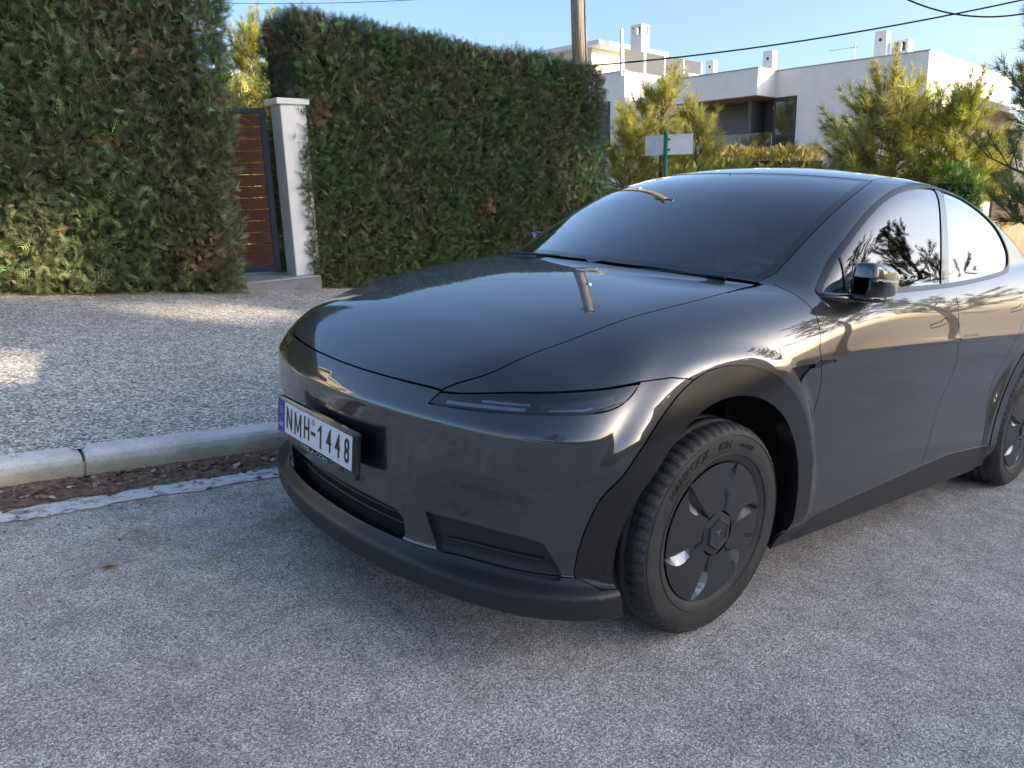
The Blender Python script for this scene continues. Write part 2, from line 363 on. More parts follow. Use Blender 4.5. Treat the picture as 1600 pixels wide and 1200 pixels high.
o = scatter('pine_litter', *ndl, P, lay, rng.uniform(.02, .075, n)*np.where(yy < 1.2, .8, 1), cl, grit_m); tag(o, 'brown pine needles and bark lying in the gutter along the kerb', 'litter', kind='stuff')
n = 5000; yy = 6.42-np.abs(rng.normal(0, .28, n)); P = put(np.stack([rng.uniform(-2.6, 1.6, n), yy, 0*yy], 1)); P[:, 2] = side_z(P[:, 0], P[:, 1])+.006
cl = np.array([(.34, .22, .12), (.48, .34, .19), (.20, .13, .08)])[rng.choice(3, n)]*rng.uniform(.7, 1.3, (n, 1))
o = scatter('hedge_litter', *ndl, P, frames(np.tile([0, 0, 1.], (n, 1))+rng.normal(0, .16, (n, 3))), rng.uniform(.03, .09, n), cl, grit_m); tag(o, 'tan fallen needles along the foot of the left hedge', 'litter', kind='stuff')
flk = (np.array([(-.5, -.3, 0), (.5, -.2, .05), (.4, .35, 0), (-.35, .3, .08)]), np.array([(0, 1, 2), (0, 2, 3)]))
n = 2200; yy = 1.44-np.abs(rng.normal(0, .12, n)); P = put(np.stack([rng.uniform(-3, 3, n), yy, .022+0*yy], 1)); P[yy < 1.22, 2] -= .014
cl = np.array([(.10, .055, .04), (.24, .16, .10), (.40, .34, .25)])[rng.choice(3, n, p=[.6, .3, .1])]*1.3; o = scatter('bark_flakes', *flk, P, frames(np.tile([0, 0, 1.], (n, 1))+rng.normal(0, .2, (n, 3))), rng.uniform(.012, .04, n), cl, grit_m); tag(o, 'flakes of bark and dead leaf among the gutter needles', 'litter', kind='stuff')
# a few single bits one can point at
def leaf_obj(u, v, L, colr, label, name='fallen_leaf', rot=0., cat='leaf'):
    p = put(at_road_plane(u, v, 2, .005)[None])[0]; mm = mat(name+'_%d' % u, colr, .8, noise=(60, .3))
    pts = [(-.5, 0, 0), (-.28, .15, .03), (.05, .19, .05), (.35, .10, .03), (.55, 0, 0), (.3, -.13, .04), (0, -.18, .02), (-.3, -.12, .05)]
    o = MB().add([(a*L, c*L, d*L) for a, c, d in pts]+[(a*L, c*L, d*L+.0012) for a, c, d in pts], [[0, 1, 7], [1, 2, 6, 7], [2, 3, 5, 6], [3, 4, 5], [8, 15, 9], [9, 15, 14, 10], [10, 14, 13, 11], [11, 13, 12]]+[[i, 8+i, 8+(i+1) % 8, (i+1) % 8] for i in range(8)]).build(name, mm)
    o.location = p; o.rotation_euler = (0, R(5.8), rot); tag(o, label, cat); return o
leaf_obj(678, 1073, .034, (.42, .43, .41), 'small pale dry leaf on the asphalt in front of the bumper', rot=.5)
leaf_obj(170, 886, .05, (.20, .085, .04), 'rust brown leaf lying on the road left of the car', rot=-.2)
leaf_obj(740, 1008, .016, (.03, .025, .02), 'tiny dark seed husk on the asphalt below the front lip', 'seed_husk', 1.2, 'seed')
tw_ = MB().tube([(0, 0, 0), (.02, .003, .002), (.045, -.002, .001), (.06, .004, .002)], .0011, 5).build('dry_straw', mat('straw', (.5, .42, .24), .8)); tw_.location = put(at_road_plane(303, 1182, 2, .003)[None])[0]; tw_.rotation_euler = (0, 0, -.9); tag(tw_, 'thin straw lying on the asphalt at the bottom of the picture', 'straw')

# ---- hedges -------------------------------------------------------------------------------------
hedge_leaf = leaf_mat('conifer_frond', .18, .55)
hedge_core = mat('hedge_core', (.018, .022, .012), 1.)
twig_m = mat('hedge_twig', (.14, .10, .065), .9)
def frond_template():
    """flat feathery spray: a curved stem with forked scale-leaf branchlets"""
    Vv = []; F = []
    def blade(a, b, w):
        a = np.array(a); b = np.array(b); d = b-a; s_ = np.array([d[2], 0, -d[0]]); s_ = s_/(np.linalg.norm(s_)+1e-9)*w; k = len(Vv)
        Vv.extend([a-s_, a+s_, b]); F.append((k, k+1, k+2))
    blade((0, 0, 0), (.03, .06, 1.0), .030)
    for z, l in ((.14, .40), (.34, .46), (.54, .38), (.74, .26)):
        for sg in (-1, 1):
            zz = z+(.06 if sg > 0 else 0); blade((.0, .05*zz, zz), (sg*l*.62, .04+.14*l, zz+l*.80), .030)
            if l > .35: blade((sg*l*.28, .05, zz+l*.34), (sg*l*.62, .02, zz+l*.45), .024)
    return np.array(Vv), np.array(F)
FT = frond_template()
def hedge_box(name, label, x0, x1, y0, y1, zb, zt, dens, faces, lean=0., over=0., seed=1, scale=(.06, .15), tone=1., sun_col=None, core=True, group=None, rag=1.):
    """clipped conifer hedge: dark core block, twigs and tens of thousands of sprays on the named faces"""
    root = empty(name, ((x0+x1)/2, y0, float(zb((x0+x1)/2, y0)))); tag(root, label, 'hedge', group)
    off = np.array(root.location)
    if core:
        c = MB(); g = .16
        c.add([(x, y, z) for x in (x0+g, x1-g) for y in (y0+g, y1-g) for z in (float(zb(x, y))-.05, zt(x)-g)], [[0, 1, 3, 2], [4, 6, 7, 5], [0, 4, 5, 1], [2, 3, 7, 6], [0, 2, 6, 4], [1, 5, 7, 3]])
        c.v = [tuple(np.array(p)-off) for p in c.v]; c.build('hedge_core', hedge_core, root)
    Ps = []; Ns = []
    for fc in faces:
        zlo = float(zb((x0+x1)/2, y0)); zh = zt(x0)
        if fc in 'fb': area = (x1-x0)*(zh-zlo)
        elif fc in 'lr': area = (y1-y0)*(zh-zlo)
        else: area = (x1-x0)*(y1-y0)
        n = int(area*dens*(1.0 if fc in 'fl' else .55)); a = rng.random(n); b = rng.random(n)
        if fc in 'fb': X = x0+a*(x1-x0); Y = np.full(n, y0 if fc == 'f' else y1); Z = zb(X, Y)+b*(zt(X)-zb(X, Y)); nn = np.tile([0, -1. if fc == 'f' else 1., 0], (n, 1))
        elif fc in 'lr': Y = y0+a*(y1-y0); X = np.full(n, x0 if fc == 'l' else x1); Z = zb(X, Y)+b*(zt(X)-zb(X, Y)); nn = np.tile([-1. if fc == 'l' else 1., 0, 0], (n, 1))
        else: X = x0+a*(x1-x0); Y = y0+b*(y1-y0); Z = zt(X); nn = np.tile([0, 0, 1.], (n, 1))
        Ps.append(np.stack([X, Y, Z], 1)); Ns.append(nn)
    P = np.concatenate(Ps); Nn = np.concatenate(Ns); n = len(P)
    # rounded arrises, lumps and hollows, loose skirt at the bottom
    lump = .09*vnoise(P*1.7, seed)+.05*vnoise(P*5.5, seed+1)
    depth = rng.random(n)**1.6*.22
    hol = vnoise(P*4.2+3, seed+5) > .62; depth = depth+np.where(hol, .12, 0)*rng.random(n)
    zt_ = zt(P[:, 0]); edge = np.clip((P[:, 2]-(zt_-.22))/.22, 0, 1)**2; P = P+Nn*(lump*rag-depth-.10*edge*(np.abs(Nn[:, 2]) < .5))[:, None]
    hgt = P[:, 2]-zb(P[:, 0], P[:, 1]); P[:, 0] += lean*hgt*np.clip((P[:, 0]-x0)/(x1-x0), 0, 1)
    P[:, 0] -= over*np.clip((hgt-1.7)/.9, 0, 1)*np.clip(1-(P[:, 0]-x0)/1.2, 0, 1)
    P = P+Nn*(.10*np.clip(.5-hgt, 0, .5)*(np.abs(Nn[:, 2]) < .5))[:, None]
    D = Nn*rng.uniform(.35, 1.1, (n, 1))+rng.normal(0, .55, (n, 3))+np.array([0, 0, .30])
    S = rng.uniform(*scale, n)*np.where(rng.random(n) < .05, 1.5, 1.)
    # own colours of the foliage: dull green, grey-brown clipped patches, fresh tips, dead sprigs
    t = np.clip(.5+.55*vnoise(P*2.3, seed+2)+.25*vnoise(P*7, seed+3)+rng.normal(0, .22, n), 0, 1)[:, None]
    low = np.clip(1-hgt/1.7, 0, 1)[:, None]*.55
    col = (np.array([.150, .140, .098])*(1-t)+np.array([.098, .165, .068])*t)*(1-low)+low*np.array([.185, .205, .070])
    fresh = rng.random(n) < .05; col[fresh] = np.array([.14, .28, .10])
    dead = (vnoise(P*3.1+9, seed+7) > .95) | (rng.random(n) < .014); col[dead] = np.array([.30, .20, .11])
    col = col*np.exp(rng.normal(0, .36, (n, 1)))*tone
    if sun_col is not None: col = col*np.array(sun_col)  # warm sunlight put into the foliage colour where a tint is given
    scatter('foliage', FT[0], FT[1], P-off, frames(D), S, col, hedge_leaf, root)
    tg = MB(); k = min(len(P)//90, 320)
    for i in rng.choice(n, k, False):
        q = P[i]-off; d = D[i]/np.linalg.norm(D[i]); w = rng.normal(0, .35, 3); L = rng.uniform(.10, .30); tg.tube([q-d*.08, q+(d*.3+w*.6)*L*.5, q+(d*.3+w)*L], [.0032, .0024, .0012], 4, False)
    tag(tg.build('twigs', twig_m, root), kind='stuff')
    # thin shoots standing above the clipped top
    if 't' in faces:
        m2 = int((x1-x0)*90); X = rng.uniform(x0, x1, m2); Y = rng.uniform(y0, y1, m2); Q = np.stack([X, Y, zt(X)-.03], 1); Q[:, 0] += lean*(zt(X)-0)*np.clip((X-x0)/(x1-x0), 0, 1)
        DD = np.tile([0, 0, 1.], (m2, 1))+rng.normal(0, .35, (m2, 3)); sh = (np.array([(-.012, 0, 0), (.012, 0, 0), (.0, .05, 1)]), np.array([(0, 1, 2)]))
        scatter('top_shoots', sh[0], sh[1], Q-off, frames(DD), rng.uniform(.06, .24, m2), np.tile([.10, .14, .05], (m2, 1))*rng.uniform(.6, 1.3, (m2, 1)), hedge_leaf, root)
        for ch in root.children:
            if ch.name.startswith('top_shoots'): tag(ch, kind='stuff')
    return root
hedge_box('clipped_hedge', 'tall dark green conifer hedge filling the left edge beside the open gate', -3.5, 1.36, 6.30, 7.5, side_z, lambda x: 3.62+0*np.asarray(x), 2050, 'frt', lean=.055, seed=3)
hedge_box('clipped_hedge', 'long dark conifer hedge behind the car, between the white gate pillar and the wooden pole', 2.46, 7.75, 6.78, 8.0, side_z, lambda x: 3.56-.052*(np.asarray(x)-2.6), 2150, 'flrt', over=-.16, seed=11)
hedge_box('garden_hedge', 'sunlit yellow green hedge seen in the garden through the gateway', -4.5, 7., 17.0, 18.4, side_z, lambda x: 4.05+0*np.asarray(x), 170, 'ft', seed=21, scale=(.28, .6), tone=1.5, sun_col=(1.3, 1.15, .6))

# ---- gateway ------------------------------------------------------------------------------------
render_m = mat('white_render', (.66, .66, .64), .9, noise=(5, .06), bump=(160, .25, .003))
steel_m = mat('gate_steel', (.045, .055, .075), .45, metal=.3)
m, nt, b, vec = node_mat('gate_wood')
mp = N_(nt, 'ShaderNodeMapping'); mp.inputs['Scale'].default_value = (1.2, 1.2, 26); nt.links.new(vec, mp.inputs[0])
wn = noise(nt, mp.outputs[0], 3, 6, .6); nt.links.new(ramp(nt, wn, [(.3, (.060, .018, .009)), (.55, (.115, .036, .018)), (.75, (.18, .062, .028))]), b.inputs['Base Color']); b.inputs['Roughness'].default_value = .38; b.inputs['Coat Weight'].default_value = .25
wood_m2 = m
pz = float(side_z(2.2, 6.8))
pil = empty('gate_pillar', (2.42, 7.02, pz)); tag(pil, 'white rendered gate pillar at the left end of the long hedge', 'pillar')
MB().box((0, -.06, 1.05), (.33, .28, 2.26)).build('shaft', render_m, pil, bevel=.012)
MB().box((-.01, -.06, 2.20), (.42, .36, .07)).build('cap', render_m, pil, bevel=.01)
gt = empty('garden_gate', (2.20, 7.14, pz+.19)); tag(gt, 'open garden gate of reddish brown boards in a dark steel frame', 'gate')
gt.rotation_euler = (0, 0, R(152))
GW, GH = 1.06, 1.96
MB().box((.03, 0, GH/2), (.07, .05, GH)).build('frame_stile', steel_m, gt, bevel=.004)
MB().box((GW-.03, 0, GH/2), (.06, .05, GH)).build('frame_stile', steel_m, gt, bevel=.004)
for zz in (.035, GH-.035): MB().box((GW/2, 0, zz), (GW-.13, .05, .07)).build('frame_rail', steel_m, gt, bevel=.004)
nb = 13; bh = (GH-.15)/nb
for i in range(nb):
    o = MB().box((0, 0, 0), (GW-.135, .024, bh-.007)).build('board', wood_m2, gt, bevel=.003); o.location = (GW/2, random.uniform(-.002, .002), .075+bh*(i+.5)); o.rotation_euler = (0, 0, random.uniform(-.002, .002))
MB().box((.0, -.035, .35), (.10, .02, .05)).build('hinge', steel_m, gt, bevel=.004); MB().box((.0, -.035, 1.6), (.10, .02, .05)).build('hinge', steel_m, gt, bevel=.004)
MB().box((GW-.06, .05, 1.02), (.03, .05, .14)).build('handle', mat('gate_handle', (.4, .4, .42), .3, metal=.9), gt, bevel=.006)
tile_m = mat('landing_tile', (.27, .28, .30), .5, noise=(3, .15), bump=(60, .15, .002)); riser_m = mat('landing_edge', (.17, .175, .18), .8, noise=(8, .2))
ld = empty('entrance_landing', (1.75, 6.75, pz)); tag(ld, 'grey tiled landing with a low step under the open gate', 'step')
MB().box((-.05, .32, .045), (1.55, .95, .17)).build('step_block', riser_m, ld, bevel=.006)
for ix in range(3):
    for iy in range(6): MB().box((-.55+.5*ix, .08+.5*iy, .137), (.494, .494, .018)).build('tile', tile_m, ld, bevel=.002)
MB().box((-.05, 1.95, .040), (1.55, 2.3, .175)).build('path_bed', riser_m, ld)

# ================================================================== background
def on_vplane(u, v, P0, n):
    """world point where pixel u,v meets the vertical plane through P0 with horizontal normal n"""
    r = ray(u, v); n = np.array([n[0], n[1], 0.]); return CW+r*((np.asarray(P0)-CW)@n)/(r@n)
wall_m = mat('house_white', (.68, .68, .67), .9, noise=(1.5, .05), bump=(40, .15, .004))
wall_c = mat('house_cream', (.64, .58, .47), .9, noise=(1.5, .06), bump=(40, .15, .004))
greyw_m = mat('house_grey_render', (.14, .14, .15), .8, noise=(2, .08))
soff_m = mat('soffit_wood', (.16, .085, .045), .5, noise=(3, .25, (1, 20, 1)))
frame_m = mat('window_frame_dark', (.020, .024, .032), .4)
shut_m = mat('roller_shutter', (.17, .17, .18), .6)
cop_m = mat('coping_metal', (.30, .30, .31), .4, metal=.5)
pane_m = mat('dark_pane', (.02, .025, .03), .03, coat=1.)
clear_m = glass_mat('balustrade_glass', (.78, .88, .86), 1.2)
EX = np.array([.9940, .1096, 0]); EY = np.array([-.1096, .9940, 0])
K = at_depth(1453, 79, 28.); ZT = float(K[2])
HM = Matrix([[EX[0], EY[0], 0, K[0]], [EX[1], EY[1], 0, K[1]], [0, 0, 1, 0], [0, 0, 0, 1]])   # house frame: x along the street, y back from the corner, z world height
house = empty('modern_house', mat4=HM); tag(house, 'white flat roofed modern house with a recessed balcony and chimneys behind the pines', 'house')
def hloc(u, v, xp=None, yp=None):
    """house-frame coordinates of pixel on plane x=xp or y=yp"""
    if xp is not None: p = on_vplane(u, v, K+EX*xp, EX)
    else: p = on_vplane(u, v, K+EY*yp, EY)
    d = p-K; return float(d@EX), float(d@EY), float(p[2])
def hbox(name, x0, x1, y0, y1, z0, z1, m, par=house, bevel=.0):
    return MB().box(((x0+x1)/2, (y0+y1)/2, (z0+z1)/2), (x1-x0, y1-y0, z1-z0)).build(name, m, par, bevel=bevel)
G0 = -2.2
ya = hloc(1243, 200, xp=0)[1]                 # right side of the balcony door on the west face
yb = hloc(1213, 112, xp=0)[1]                 # where the projecting canopy begins
xc = hloc(1185, 107, yp=yb)[0]                # how far it projects (negative x)
yc = hloc(1052, 125, xp=xc)[1]
zb_ = hloc(1185, 148, xp=xc)[2]               # underside of the canopy
zd = hloc(1243, 149, xp=0)[2]                 # head of the door
zf = hloc(1235, 243, xp=0)[2]-.15             # upper floor level
LEN = 13.
hbox('wall', 0, LEN, 0, ya, G0, ZT, wall_m)                                   # solid corner
hbox('wall', .0, LEN, ya+.0001, yc+.6, zd, ZT-.004, wall_m)                   # above the recess
hbox('wall', .0, LEN, ya+.0002, yc+.6, G0, zf, wall_m)                        # below it
hbox('recess_wall', 1.35, 1.6, ya, yc+.6, zf, zd, greyw_m)
hbox('recess_side', .002, 1.35, ya+2.0, ya+2.14, zf, zd-.002, greyw_m)
hbox('canopy', xc, -.002, yb, yc, zb_, ZT-.002, wall_m)
hbox('soffit', xc+.02, -.004, yb+.02, yc-.02, zb_-.03, zb_-.001, soff_m)
hbox('soffit', .01, 1.34, ya+.01, yc+.5, zd-.03, zd-.001, soff_m)
for a_, b_, c_, d_ in ((-.04, LEN, -.04, .14), (-.04, .14, .14, yb)): hbox('coping', a_, b_, c_, d_, ZT+.001, ZT+.045, cop_m)
hbox('coping', xc-.04, 0, yb-.04, yb+.1, ZT+.001, ZT+.045, cop_m); hbox('coping', xc-.04, xc+.12, yb+.1, yc, ZT+.001, ZT+.045, cop_m)
# tall door beside the corner, shutters behind the glass rail
dr = hbox('balcony_door', -.01, .07, ya+.02, ya+.98, zf+.02, zd-.04, frame_m)
hbox('pane', -.016, -.012, ya+.14, ya+.88, zf+1.02, zd-.16, pane_m, dr); hbox('pane', -.016, -.012, ya+.14, ya+.88, zf+.14, zf+.92, pane_m, dr)
sh = hbox('roller_shutter', 1.28, 1.345, ya+2.5, ya+5.2, zf+.25, zd-.25, frame_m)
for q in range(16): hbox('slat', 1.262, 1.279, ya+2.6, ya+5.1, zf+.32+q*.125, zf+.32+q*.125+.115, shut_m, sh)
hbox('panel', 1.30, 1.346, ya+1.05, ya+1.98, zf+.02, zd-.05, greyw_m)
bal = hbox('balcony_slab', xc, 1.3, ya+.0, yc, zf-.25, zf-.001, wall_m)
for q in range(5):
    y0 = ya+.3+q*1.35; gl = MB().box((xc+.06, y0+.65, zf+.55), (.012, 1.30, 1.02)).build('balustrade_pane', clear_m, house)
    hbox('balustrade_post', xc+.045, xc+.075, y0-.02, y0+.0, zf, zf+1.0, cop_m)
lamp = hbox('wall_lamp', .9, 1.1, ya+1.25, ya+1.5, zd-.42, zd-.18, mat('lamp_opal', (.75, .72, .62), .4), bevel=.08)
# left wing, set back and higher
xl = hloc(976, 111, yp=yc+1.5)[0]
p = on_vplane(976, 111, K+EY*(yc+2.2), EY); dl = p-K; xl = float(dl@EX); zl_ = float(p[2])
yl = yc+2.2
wg = hbox('wing_wall', xl, LEN-1, yl, yl+6, G0, zl_, wall_m)
hbox('wing_window', xl-.03, xl+.02, yl+.8, yl+2.4, zl_-3.4, zl_-1.2, frame_m)
hbox('coping', xl-.04, xl+.12, yl-.04, yl+6, zl_+.001, zl_+.05, cop_m)
hbox('terrace_wall', .8, LEN-2, yc+.7, yl-.01, G0, zl_-.02, wall_c)
for q in range(4): MB().box((xl+.9+q*1.7, yl+.06, zl_+.5), (1.62, .012, .92)).build('terrace_glass', clear_m, house)
hbox('roof_pavilion', xl+1.5, xl+6.5, yl+3.0, yl+6, zl_+.0, zl_+1.55, wall_c); hbox('pavilion_roof', xl+1.0, xl+7, yl+2.2, yl+6.3, zl_+1.5501, zl_+1.75, wall_m)
def chimney(u0, u1, v0, v1, dist, cowl, label):
    """chimney whose front spans pixels u0-u1, v0 (top) to v1 (foot) at about the given depth"""
    a = at_depth((u0+u1)/2, v0, dist); w = (u1-u0)/FPX*dist*1.22; zz = float(at_depth((u0+u1)/2, v1, dist)[2])-.25; d = a-K; cx, cy = float(d@EX), float(d@EY)
    top = float(a[2]); c = empty('chimney'); c.parent = house; c.location = (cx, cy, zz)
    h = top-zz
    if cowl:
        ch = .30*min(1, w/.8)+.12
        MB().box((0, 0, (h-ch)/2), (w*.62, w*.62, h-ch)).build('stack', wall_m, c, bevel=.01)
        for ix in (-1, 0, 1):
            for iy in (-1, 0, 1):
                if ix or iy: MB().box((ix*w*.26, iy*w*.26, h-ch/2-.03), (w*.10, w*.10, ch-.06)).build('cowl_post', wall_m, c)
        MB().box((0, 0, h-.03), (w*.66, w*.66, .06)).build('cowl_cap', wall_m, c, bevel=.01)
        MB().box((0, 0, h-ch/2-.03), (w*.3, w*.3, ch-.07)).build('flue', frame_m, c)
    else:
        MB().box((0, 0, h/2), (w*.62, w*.62, h)).build('stack', wall_m, c, bevel=.012)
        V2, F2 = lathe([(0, 0), (w*.09, 0), (w*.09, .02)], 14); mesh_np('vent_hole', np.stack([V2[:, 1]-w*.312, V2[:, 0], V2[:, 2]+h-w*.45], 1), F2, frame_m, c)
for a in ((986, 1014, 40, 118, 36, True), (1104, 1121, 95, 118, 35, False), (1193, 1214, 80, 108, 33, False), (1368, 1392, 49, 86, 31.5, False), (1395, 1427, 64, 84, 31.5, True)): chimney(*a, '')
# rooftop aerial and flue pipe
p = at_depth(1336, 72, 30.); d = p-K; an = empty('roof_aerial'); an.parent = house; an.location = (float(d@EX), float(d@EY), ZT-.6)
MB().tube([(0, 0, 0), (0, 0, float(p[2])-ZT+.75)], .02, 6).build('mast', cop_m, an); MB().tube([(0, -.1, 1.15), (0, 1.0, 1.15)], .012, 5).build('boom', cop_m, an)
for q in range(7): MB().tube([(-.12, .1+q*.14, 1.15), (.12, .1+q*.14, 1.15)], .006, 4).build('element', cop_m, an)
p = at_depth(971, 45, 34.); d = p-K; MB().tube([(float(d@EX), float(d@EY), zl_-.2), (float(d@EX), float(d@EY), float(p[2]))], .07, 8).build('flue_pipe', wall_m, house)
# right side: awning over the terrace and a lower white wing
ax0, _, az0 = hloc(1500, 145, yp=-.05); ax1, _, az1 = hloc(1572, 172, yp=-.05)
aw_m = mat('awning_cloth', (.62, .62, .62), .8)
aw = MB(); aw.add([(ax0, -.02, az0+.12), (ax1+2.5, -.02, az0+.12), (ax1+2.5, -2.0, az0-.75), (ax0, -2.0, az0-.75), (ax0, -.02, az0+.08), (ax1+2.5, -.02, az0+.08), (ax1+2.5, -2.0, az0-.79), (ax0, -2.0, az0-.79)], [[0, 1, 2, 3], [7, 6, 5, 4], [0, 4, 5, 1], [2, 6, 7, 3], [1, 5, 6, 2], [3, 7, 4, 0]]); aw.build('awning', aw_m, house)
hbox('opening_shade_panel', ax0-.6, ax1+2, -.012, -.004, az0-2.4, az0-.35, mat('shaded_opening', (.22, .17, .14), .9))  # flat panel on the wall, the opening's shade put into its colour
hbox('terrace_pier', ax1-.9, ax1-.35, -2.2, -1.7, G0, az0-.85, wall_m)
hbox('low_wing', ax1-.34, ax1+9, -2.4, -.3, G0, az0-1.6, wall_m)

# ---- pines ---------------------------------------------------------------------------------------
pine_leaf = leaf_mat('pine_needle', .30, .5); bark_m = mat('pine_bark', (.13, .085, .055), .95, noise=(14, .4), bump=(30, .8, .02))
def tuft_template(nn=15, seed=0):
    r_ = np.random.default_rng(seed); Vv = []; F = []
    for i in range(nn):
        a = r_.uniform(0, 6.28); up = r_.uniform(.5, 1.9); d = np.array([math.cos(a), math.sin(a), up]); d /= np.linalg.norm(d); s_ = np.cross(d, r_.normal(size=3)); s_ /= np.linalg.norm(s_); b = np.array([0, 0, r_.uniform(0, .35)]); L = r_.uniform(.7, 1.)
        k = len(Vv); Vv += [b-s_*.020, b+s_*.020, b+d*L]; F.append((k, k+1, k+2))
    return np.array(Vv), np.array(F)
TT = tuft_template(26)
def pine(label, base, H, crown, ntuft, seed, tone=(1, 1, 1), size=.22, trunk_r=.12, lean=(0, 0), cat='tree', group='pines in front of the house', name='pine_tree', clear=.35, clumpy=.55):
    """base world xyz, height, crown half widths (rx, ry); limbs carry clumps of needle tufts with gaps between them"""
    r_ = np.random.default_rng(seed); root = empty(name, tuple(base)); tag(root, label, cat, group)
    top = np.array([lean[0], lean[1], H*.97]); tr = MB(); zs = np.linspace(0, 1, 9)
    cl = lambda t: np.array([lean[0]*t+.10*math.sin(3*t+seed)*H*.1, lean[1]*t+.10*math.cos(2.3*t+seed)*H*.1, H*.97*t])
    tr.tube([cl(t) for t in zs], [trunk_r*(1-.82*t)+.01 for t in zs], 9); tr.build('trunk', bark_m, root, True)
    lb = MB(); C_ = []; D_ = []
    nl = max(16, int(ntuft/95)); sc = size*2.3
    def shoot(p0, d, L):
        d = d/np.linalg.norm(d); lb.tube([p0, p0+d*L*.5, p0+d*L], [.012, .008, .004], 4, False)
        for w in np.arange(.30, 1.01, .175): C_.append(p0+d*L*w+r_.normal(0, .02, 3)); D_.append(d+r_.normal(0, .12, 3))
    for i in range(nl):
        f_ = (i+.5)/nl; t = clear+(1-clear)*f_*.97; a = i*2.4+r_.uniform(-.6, .6); env = (1-f_)**.55*min(1, .55+f_*2.2)
        L = max(.16, env*r_.uniform(.55, 1.18)); o = cl(t); rise = H*(.04+.10*r_.random())*(.5+f_)
        e = o+np.array([math.cos(a)*crown[0]*L, math.sin(a)*crown[1]*L, rise]); mid = (o+e)/2+np.array([0, 0, -.02*H*r_.random()])
        lb.tube([o, mid, e], [trunk_r*.30*(1-t)+.016, trunk_r*.18*(1-t)+.012, .008], 5, False)
        ld = (e-o)/np.linalg.norm(e-o)
        for q in range(r_.integers(6, 11)):
            w = r_.uniform(.25, 1.0); p0 = o*(1-w)**2+2*w*(1-w)*mid+e*w*w
            shoot(p0, ld*.7+np.array([0, 0, .55])+r_.normal(0, .55, 3), sc*r_.uniform(.6, 1.25))
        shoot(e, ld+np.array([0, 0, .5]), sc*1.1)
    shoot(cl(.97), np.array([0, 0, 1.]), sc*1.3)
    lb.build('limbs', bark_m, root, True)
    P = np.array(C_); D = np.array(D_); ntuft = len(P)
    ct = np.clip(.5+.5*vnoise(P*2.+seed, seed)+r_.normal(0, .2, ntuft), 0, 1)[:, None]
    col = (np.array([.24, .245, .070])*(1-ct)+np.array([.47, .44, .11])*ct)*np.array(tone)*r_.uniform(.7, 1.3, (ntuft, 1))
    scatter('crown', TT[0], TT[1], P, frames(D), r_.uniform(.75, 1.25, ntuft)*size, col, pine_leaf, root)
    return root
def gbase(u, v, d, sink=0.):
    p = at_depth(u, v, d); return np.array([p[0], p[1], float(road_z(p[0], p[1]))+.05-sink]), p
b_, p_ = gbase(1035, 118, 20.); pine('young pine with an open crown beside the street sign, before the white balcony house', b_, p_[2]-b_[2]-.75, (1.35, 1.35), 2300, 5, size=.27, trunk_r=.10, clear=.22)
b_, p_ = gbase(1408, 92, 18.); b_[:2] += 0; pine('large spreading pine covering the right half of the white house', b_, p_[2]-b_[2]-1.25, (2.75, 2.4), 6600, 8, size=.31, trunk_r=.16, clear=.12, clumpy=.55)
b_, p_ = gbase(1500, 190, 16.5); pine('low bushy young pine in front of the large spreading one', b_, p_[2]-b_[2], (1.2, 1.15), 2900, 18, tone=(1.0, 1.05, .8), size=.27, trunk_r=.08, clear=.10)
b_, p_ = gbase(1672, 25, 11.5); pine('darker pine whose branches reach in at the right edge', b_, p_[2]-b_[2]+.5, (.95, .9), 2600, 13, tone=(.55, .65, .7), size=.22, trunk_r=.11, clear=.30)
b_, p_ = gbase(985, 205, 19.5); pine('low pine bush between the long hedge and the sign post', b_, p_[2]-b_[2], (.95, .95), 1900, 23, tone=(1, 1.02, .8), size=.25, trunk_r=.06, clear=.05)
b_, p_ = gbase(1090, 205, 18.5); pine('low pine bush right of the sign post, before the balcony', b_, p_[2]-b_[2], (.85, .85), 1800, 29, tone=(1, 1.02, .8), size=.25, trunk_r=.06, clear=.05)
b_, p_ = gbase(392, 82, 24.); pine('sunlit golden green tree top above the garden hedge', b_, p_[2]-b_[2], (1.5, 1.5), 2600, 31, tone=(.85, .9, .6), size=.3, trunk_r=.16, clear=.4, group='trees')
